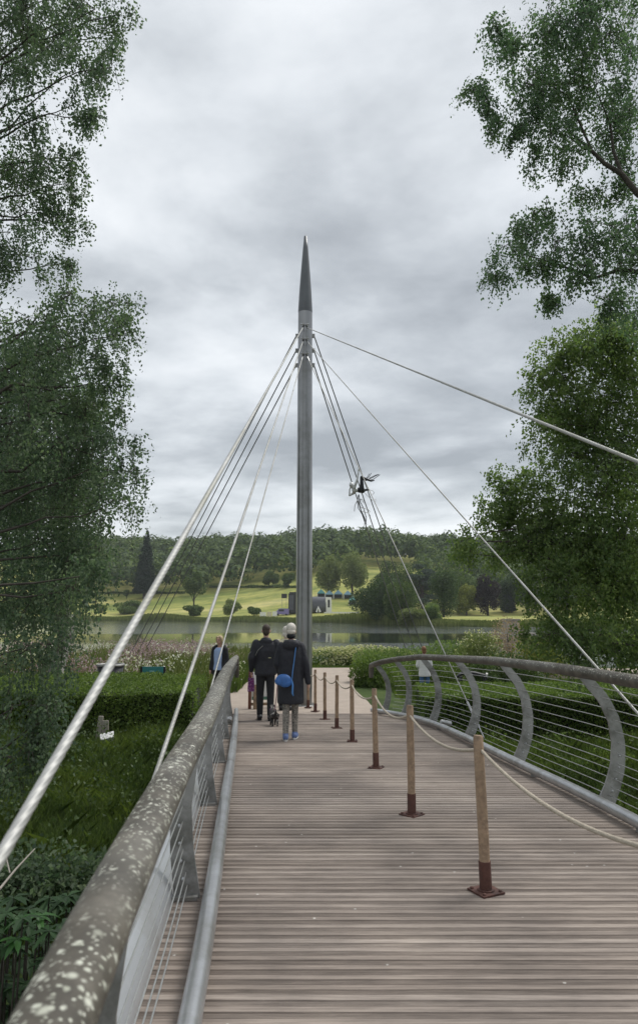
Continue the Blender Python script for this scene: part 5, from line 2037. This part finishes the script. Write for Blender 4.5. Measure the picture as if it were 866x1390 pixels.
def make_hidden_person():
    root = tag(empty('person'), 'grey-haired person in beige mostly hidden behind the black-coated woman', 'person')
    J = stand_joints(sw=.175)
    mb = MB(); person_body(mb, J, .96); add_hand(mb, J['wr_l'], J['el_l'], 1, .92); add_hand(mb, J['wr_r'], J['el_r'], -1, .92)
    mb.build_blend('body', M['skin'], root, .009, 3)
    mb = MB()
    mb.loft(torso_rings([(0, 0, 1.51, .08, .075), (0, -.01, 1.4, .185, .12), (0, 0, 1.25, .195, .135), (0, 0, 1.05, .19, .13), (0, 0, .8, .21, .145)]))
    for s in ('l', 'r'):
        mb.limb([J['sh_' + s], J['el_' + s], J['wr_' + s]], [.076, .066, .05])
    mb.build_blend('jacket', M['cream'], root, .012, 4)
    trousers(J, root, M['dark'])
    hc = Vector(J['head'])
    mb = MB(); mb.ball(hc + Vector((0, -.02, .02)), (.088, .1, .1), 18, 10); mb.ball(hc + Vector((0, -.05, -.07)), (.09, .07, .08)); mb.build_blend('hair', M['hair_white'], root, .009, 2)
    shoes(J, root, M['black'])
    p = at(389, 849, 16.2)
    z = deckz(16.2) - .02
    place(root, p.x, 16.2, z, 0, (p.z - z) / 1.79)


make_hidden_person()


# ------------------------------------------------------------------ garden odds and ends
def make_sign():
    p = at(348, 952, 16.6)
    z = deckz(16.6) - .03
    root = tag(empty('sign_board', (p.x, 16.6, z), .12), 'red-brown timber sign stand with a white and green panel beside the man', 'sign')
    for x, w in ((-.15, .07), (.32, .06)):
        mb = MB(); mb.sm = False
        mb.box((x, 0, .44), (w, .06, .92)); mb.build('post', M['signwood'], root)
    mb = MB(); mb.sm = False
    mb.box((-.03, -.12, .28), (.08, .06, .56)); mb.build('brace', M['post'], root)
    mb = MB(); mb.sm = False
    mb.box((.085, .005, .52), (.385, .03, .62)); pn = mb.build('panel', M['signpanel'], root)
    mb = MB(); mb.sm = False
    mb.box((.085, -.015, .25), (.37, .012, .07)); mb.build('green_band', M['signgreen'], pn)
    mb = MB(); mb.sm = False
    mb.box((.085, .0, .12), (.40, .05, .06)); mb.build('cross_bar', M['post'], root)


make_sign()


def make_bits():
    # dark planter tub behind the hedge
    p = at(150, 914, 18.4)
    z = gz(p.x, 18.4)
    root = tag(empty('planter_tub', (p.x, 18.4, z)), 'dark grey round tub standing behind the clipped hedge', 'planter')
    h = at(150, 901, 18.4).z - z
    mb = MB(); mb.lathe([(.26, 0), (.3, h * .5), (.33, h - .06), (.3, h - .06), (.28, h - .2), (.0, h - .2)], n=26); mb.build('tub', M['black2'], root)
    mb = MB(); mb.tube([(.335 * math.cos(TAU * k / 28), .335 * math.sin(TAU * k / 28), h - .03) for k in range(29)], .03, 8); mb.build('rim', M['plate'], root)
    # teal board on dark posts
    p = at(208, 913, 18.7)
    z = gz(p.x, 18.7)
    root = tag(empty('teal_notice', (p.x, 18.7, z)), 'teal notice panel on short dark posts in front of the flower meadow', 'notice')
    t = at(208, 905.5, 18.7).z - z
    mb = MB(); mb.sm = False
    mb.box((0, 0, t - .14), (.56, .04, .3)); pn = mb.build('panel', M['teal'], root)
    mb = MB(); mb.sm = False
    for k, (x, zz, w) in enumerate([(-.02, t - .1, .13), (.08, t - .15, .2), (.02, t - .2, .25)]):
        mb.box((x, -.024, zz), (w, .008, .016))
    mb.build('lettering', M['signpanel2'], pn)
    for sx in (-1, 1):
        mb = MB(); mb.sm = False
        mb.box((sx * .3, 0, t * .5), (.05, .06, t + .02)); mb.build('post', M['dark'], root)
    # white tub and slabs at the foot of the hedge
    p = at(149, 1004, 12.55)
    z = gz(p.x, 12.55)
    root = tag(empty('white_tub', (p.x, 12.55, z), .3), 'small white tapered tub tipped at the foot of the dark hedge', 'tub')
    root.rotation_euler = (.42, -.2, .25)
    mb = MB(); mb.sm = False
    mb.box((0, 0, .11), (.17, .13, .22), None, 1.25); b = mb.build('tub', M['white'], root)
    mb = MB(); mb.sm = False
    mb.box((0, 0, .225), (.225, .175, .012)); mb.build('rim', M['white'], root)
    for i, (px, hh, ww, lab) in enumerate([(134, .42, .1, 'narrow pale stone slab standing against the dark hedge foot'), (144, .34, .12, 'broader pale stone slab beside the white tub')]):
        p = at(px, 996, 12.75)
        z = gz(p.x, 12.75)
        mb = MB(); mb.sm = False
        mb.box((0, 0, hh / 2), (ww, .06, hh + .1), None, .86)
        bv = mb.build('stone_slab', M['stone'])
        m = bv.modifiers.new('bevel', 'BEVEL'); m.width = .012; m.segments = 2
        bv.location = (p.x, 12.75, z); bv.rotation_euler = (-.08, .05 - .1 * i, .1)
        tag(bv, lab, 'slab', 'stone slabs at the hedge')
    # dark curved bench back behind the far hedge
    p = at(640, 918, 21.2)
    z = gz(p.x, 21.2)
    root = tag(empty('curved_bench', (p.x, 21.2, z)), 'dark rounded bench back with a round end showing over the hedge', 'bench')
    t = at(640, 913, 21.2).z - z
    mb = MB(); mb.tube([(-.44, 0, t - .12), (-.3, 0, t - .03), (-.1, 0, t), (.1, 0, t - .02), (.26, -.02, t - .06), (.4, -.05, t - .09)], [.05, .07, .08, .08, .08, .075], 14, ry=.7); mb.build('backrest', M['black2'], root)
    mb = MB(); mb.tube([(.38, -.09, t - .09), (.44, -.1, t - .1)], .1, 18); mb.build('round_end', M['plate'], root)
    mb = MB(); mb.sm = False
    mb.box((0, -.2, .44), (.9, .4, .05)); mb.build('seat', M['black2'], root)
    for sx in (-1, 1):
        mb = MB(); mb.sm = False
        mb.box((sx * .36, -.1, (t - .1) / 2), (.06, .3, t - .1)); mb.build('leg', M['black2'], root)


M['black2'] = plain('dark_grey_paint_tub', (.028, .028, .032), .5, .1, .2, 5)
M['signpanel2'] = plain('pale_lettering', (.3, .5, .5), .5)
make_bits()


# ------------------------------------------------------------------ wire figure on the cables
def make_sculpture():
    Y = 16.6
    root = tag(empty('wire_figure', at(490, 660, Y)), 'wire fairy sculpture with pale torso and black legs perched on the cables', 'sculpture')
    O = root.location.copy()

    def g(x, y, dy=0.0):           # zoomed sketch coordinates -> place
        p = at(440 + x / 7.217, 600 + y / 7.217, Y + dy)
        return p - O
    mb = MB()
    mb.limb([g(360, 475), g(320, 470), g(295, 475)], [.065, .045, .062])           # hips, waist, chest
    mb.limb([g(285, 465), g(275, 435)], [.035, .03]); mb.ball(g(268, 420), (.06, .065, .07), 12, 9)
    mb.limb([g(295, 450, -.05), g(322, 370, -.1), g(338, 280, -.1)], [.036, .028, .02]); mb.ball(g(338, 272, -.1), .03, 8, 6)
    mb.limb([g(290, 500, .06), g(248, 522, .06), g(250, 465, .06), g(262, 440, .04)], [.034, .028, .022, .018])
    mb.build_blend('torso', M['wirewhite'], root, .014, 2)
    mb = MB()
    mb.limb([g(345, 470), g(375, 475)], [.07, .07])
    mb.limb([g(370, 470, -.08), g(365, 345, -.1), g(460, 382, -.1), g(490, 375, -.1)], [.06, .038, .025, .016])
    mb.limb([g(375, 480, .08), g(400, 470, .08), g(440, 466, .08)], [.055, .034, .022])
    mb.build_blend('legs', M['wireblack'], root, .014, 2)
    for k, pts in enumerate([[(335, 515), (325, 590), (335, 650), (385, 730), (408, 825)], [(340, 515), (345, 600), (360, 670), (395, 740), (412, 800)], [(335, 520), (355, 590), (385, 650), (412, 740), (406, 828)], [(330, 560), (300, 620), (295, 680)], [(345, 560), (385, 560), (390, 600), (360, 560)],
                             [(360, 640), (430, 660), (450, 685)], [(370, 680), (425, 690), (452, 722)]]):
        mb = MB(); mb.tube([g(x, y, -.03 * (k % 3)) for x, y in pts], .009, 6); mb.build('ribbon', M['wireblack'] if k < 3 else M['wirewhite'], root)
    for k, pts in enumerate([[(400, 375), (440, 340), (460, 305)], [(400, 378), (470, 350), (535, 315)], [(400, 380), (480, 365), (545, 320)], [(395, 370), (430, 335), (440, 310)], [(440, 355), (500, 325), (530, 318)], [(380, 480), (470, 470), (490, 500), (470, 515)], [(400, 500), (470, 570), (510, 560), (500, 585)]]):
        mb = MB(); mb.tube([g(x, y, .04 * (k % 3)) for x, y in pts], .008, 6); mb.build('wing_rod', M['wireblack'] if k < 5 else M['wirewhite'], root)
    mb = MB()
    for k in range(10):
        a = random.random() * TAU
        mb.tube([g(268, 420), g(268 + 22 * math.cos(a), 412 + 20 * math.sin(a), .05)], .006, 5)
    mb.build('hair', M['wirewhite'], root)


make_sculpture()


# ------------------------------------------------------------------ air over the valley
def make_haze():
    mb = MB(); mb.sm = False
    mb.box((0, 1420, 52), (3100, 3360, 128))
    m, nt, out = newmat('valley_air')
    v = N(nt, 'ShaderNodeVolumePrincipled', Density=HAZE, Anisotropy=.2)
    v.inputs['Color'].default_value = (.86, .91, .96, 1)
    L(nt, v.outputs[0], out.inputs['Volume'])
    tag(mb.build('haze', m), 'pale air thickening over the lake and the far wooded hill', 'haze', kind='stuff')


HAZE = .00015
make_haze()

# ------------------------------------------------------------------ sky, light, camera
def make_world():
    w = bpy.data.worlds.new('World')
    SC.world = w
    w.use_nodes = True
    nt = w.node_tree
    nt.nodes.clear()
    out = nt.nodes.new('ShaderNodeOutputWorld')
    bg = nt.nodes.new('ShaderNodeBackground')
    bg.inputs['Strength'].default_value = .1
    L(nt, bg.outputs[0], out.inputs[0])
    sky = N(nt, 'ShaderNodeTexSky', sky_type='NISHITA')
    sky.sun_disc = False
    sky.sun_elevation = math.radians(58)
    sky.sun_rotation = math.radians(55)
    tc = N(nt, 'ShaderNodeTexCoord')
    sep = N(nt, 'ShaderNodeSeparateXYZ'); L(nt, tc.outputs['Generated'], sep.inputs[0])
    mz = N(nt, 'ShaderNodeMath', operation='MAXIMUM'); mz.inputs[1].default_value = 0.0; L(nt, sep.outputs[2], mz.inputs[0])
    az = N(nt, 'ShaderNodeMath', operation='ADD'); az.inputs[1].default_value = .16; L(nt, mz.outputs[0], az.inputs[0])
    dx = N(nt, 'ShaderNodeMath', operation='DIVIDE'); L(nt, sep.outputs[0], dx.inputs[0]); L(nt, az.outputs[0], dx.inputs[1])
    dy = N(nt, 'ShaderNodeMath', operation='DIVIDE'); L(nt, sep.outputs[1], dy.inputs[0]); L(nt, az.outputs[0], dy.inputs[1])
    cb = N(nt, 'ShaderNodeCombineXYZ'); L(nt, dx.outputs[0], cb.inputs[0]); L(nt, dy.outputs[0], cb.inputs[1])
    mp = N(nt, 'ShaderNodeMapping'); mp.inputs['Location'].default_value = (SKYX, SKYY, 0); mp.inputs['Scale'].default_value = (1.0, 1.1, 1); mp.inputs['Rotation'].default_value = (0, 0, .5)
    L(nt, cb.outputs[0], mp.inputs[0])
    n1 = N(nt, 'ShaderNodeTexNoise', Scale=1.5, Detail=11.0, Roughness=.56, Distortion=.15); L(nt, mp.outputs[0], n1.inputs['Vector'])
    n2 = N(nt, 'ShaderNodeTexNoise', Scale=.42, Detail=3.0, Roughness=.5); L(nt, mp.outputs[0], n2.inputs['Vector'])
    ad = N(nt, 'ShaderNodeMath', operation='MULTIPLY_ADD'); ad.inputs[1].default_value = .6
    L(nt, n1.outputs[0], ad.inputs[0])
    m2 = N(nt, 'ShaderNodeMath', operation='MULTIPLY'); m2.inputs[1].default_value = .4; L(nt, n2.outputs[0], m2.inputs[0]); L(nt, m2.outputs[0], ad.inputs[2])
    ev = N(nt, 'ShaderNodeFloatCurve')
    cv = ev.mapping.curves[0]
    pts = [(0, .68), (.1, .62), (.17, .52), (.23, .42), (.29, .46), (.35, .54), (.42, .43), (.5, .46), (.6, .5), (.7, .52), (1, .55)]
    while len(cv.points) < len(pts): cv.points.new(.5, .5)
    for q, (a, b) in zip(cv.points, pts): q.location = (a, b)
    ev.mapping.update()
    L(nt, sep.outputs[2], ev.inputs['Value'])
    sb = N(nt, 'ShaderNodeMath', operation='SUBTRACT'); sb.inputs[1].default_value = .5; L(nt, ev.outputs[0], sb.inputs[0])
    a3 = N(nt, 'ShaderNodeMath', operation='MULTIPLY_ADD'); a3.inputs[1].default_value = .55; L(nt, sb.outputs[0], a3.inputs[0]); L(nt, ad.outputs[0], a3.inputs[2])
    cl = ramp(nt, a3.outputs[0], [(.37, (1.75, 1.86, 1.95)), (.45, (2.55, 2.69, 2.8)), (.52, (3.45, 3.6, 3.72)), (.61, (4.4, 4.52, 4.6))])
    mx = mixc(nt, .93, sky.outputs[0], cl)
    L(nt, mx, bg.inputs[0])


SKYX, SKYY = 3.4, 1.2
make_world()

sun = bpy.data.lights.new('Sun', 'SUN')
sun.energy = 1.2
sun.angle = math.radians(24)
sun.color = (1.0, .97, .92)
so = bpy.data.objects.new('Sun', sun)
COL.objects.link(so)
el, az_ = math.radians(58), math.radians(55)
dv = Vector((math.sin(az_) * math.cos(el), math.cos(az_) * math.cos(el), math.sin(el)))
so.rotation_euler = (-dv).to_track_quat('-Z', 'Y').to_euler()
so.location = (0, 0, 30)

cam = bpy.data.cameras.new('Camera')
cam.sensor_width = 36
cam.sensor_fit = 'AUTO'
cam.lens = F / 1390 * 36
cam.shift_y = -45 / 1390
cam.clip_start = .05
cam.clip_end = 6000
cam.dof.use_dof = True
cam.dof.focus_distance = 13.0
cam.dof.aperture_fstop = 5.0
co = bpy.data.objects.new('Camera', cam)
COL.objects.link(co)
co.location = (0, 0, EYE)
co.rotation_euler = (math.radians(90) + PITCH, 0, 0)
SC.camera = co

SC.view_settings.view_transform = 'Standard'
SC.view_settings.look = 'None'
SC.view_settings.exposure = 1.17
SC.view_settings.gamma = 1.0
SC.view_settings.use_curve_mapping = False
SC.cycles.use_denoising = True
SC.cycles.max_bounces = 6
SC.cycles.diffuse_bounces = 3
SC.cycles.glossy_bounces = 3
SC.cycles.transmission_bounces = 3
SC.cycles.transparent_max_bounces = 4
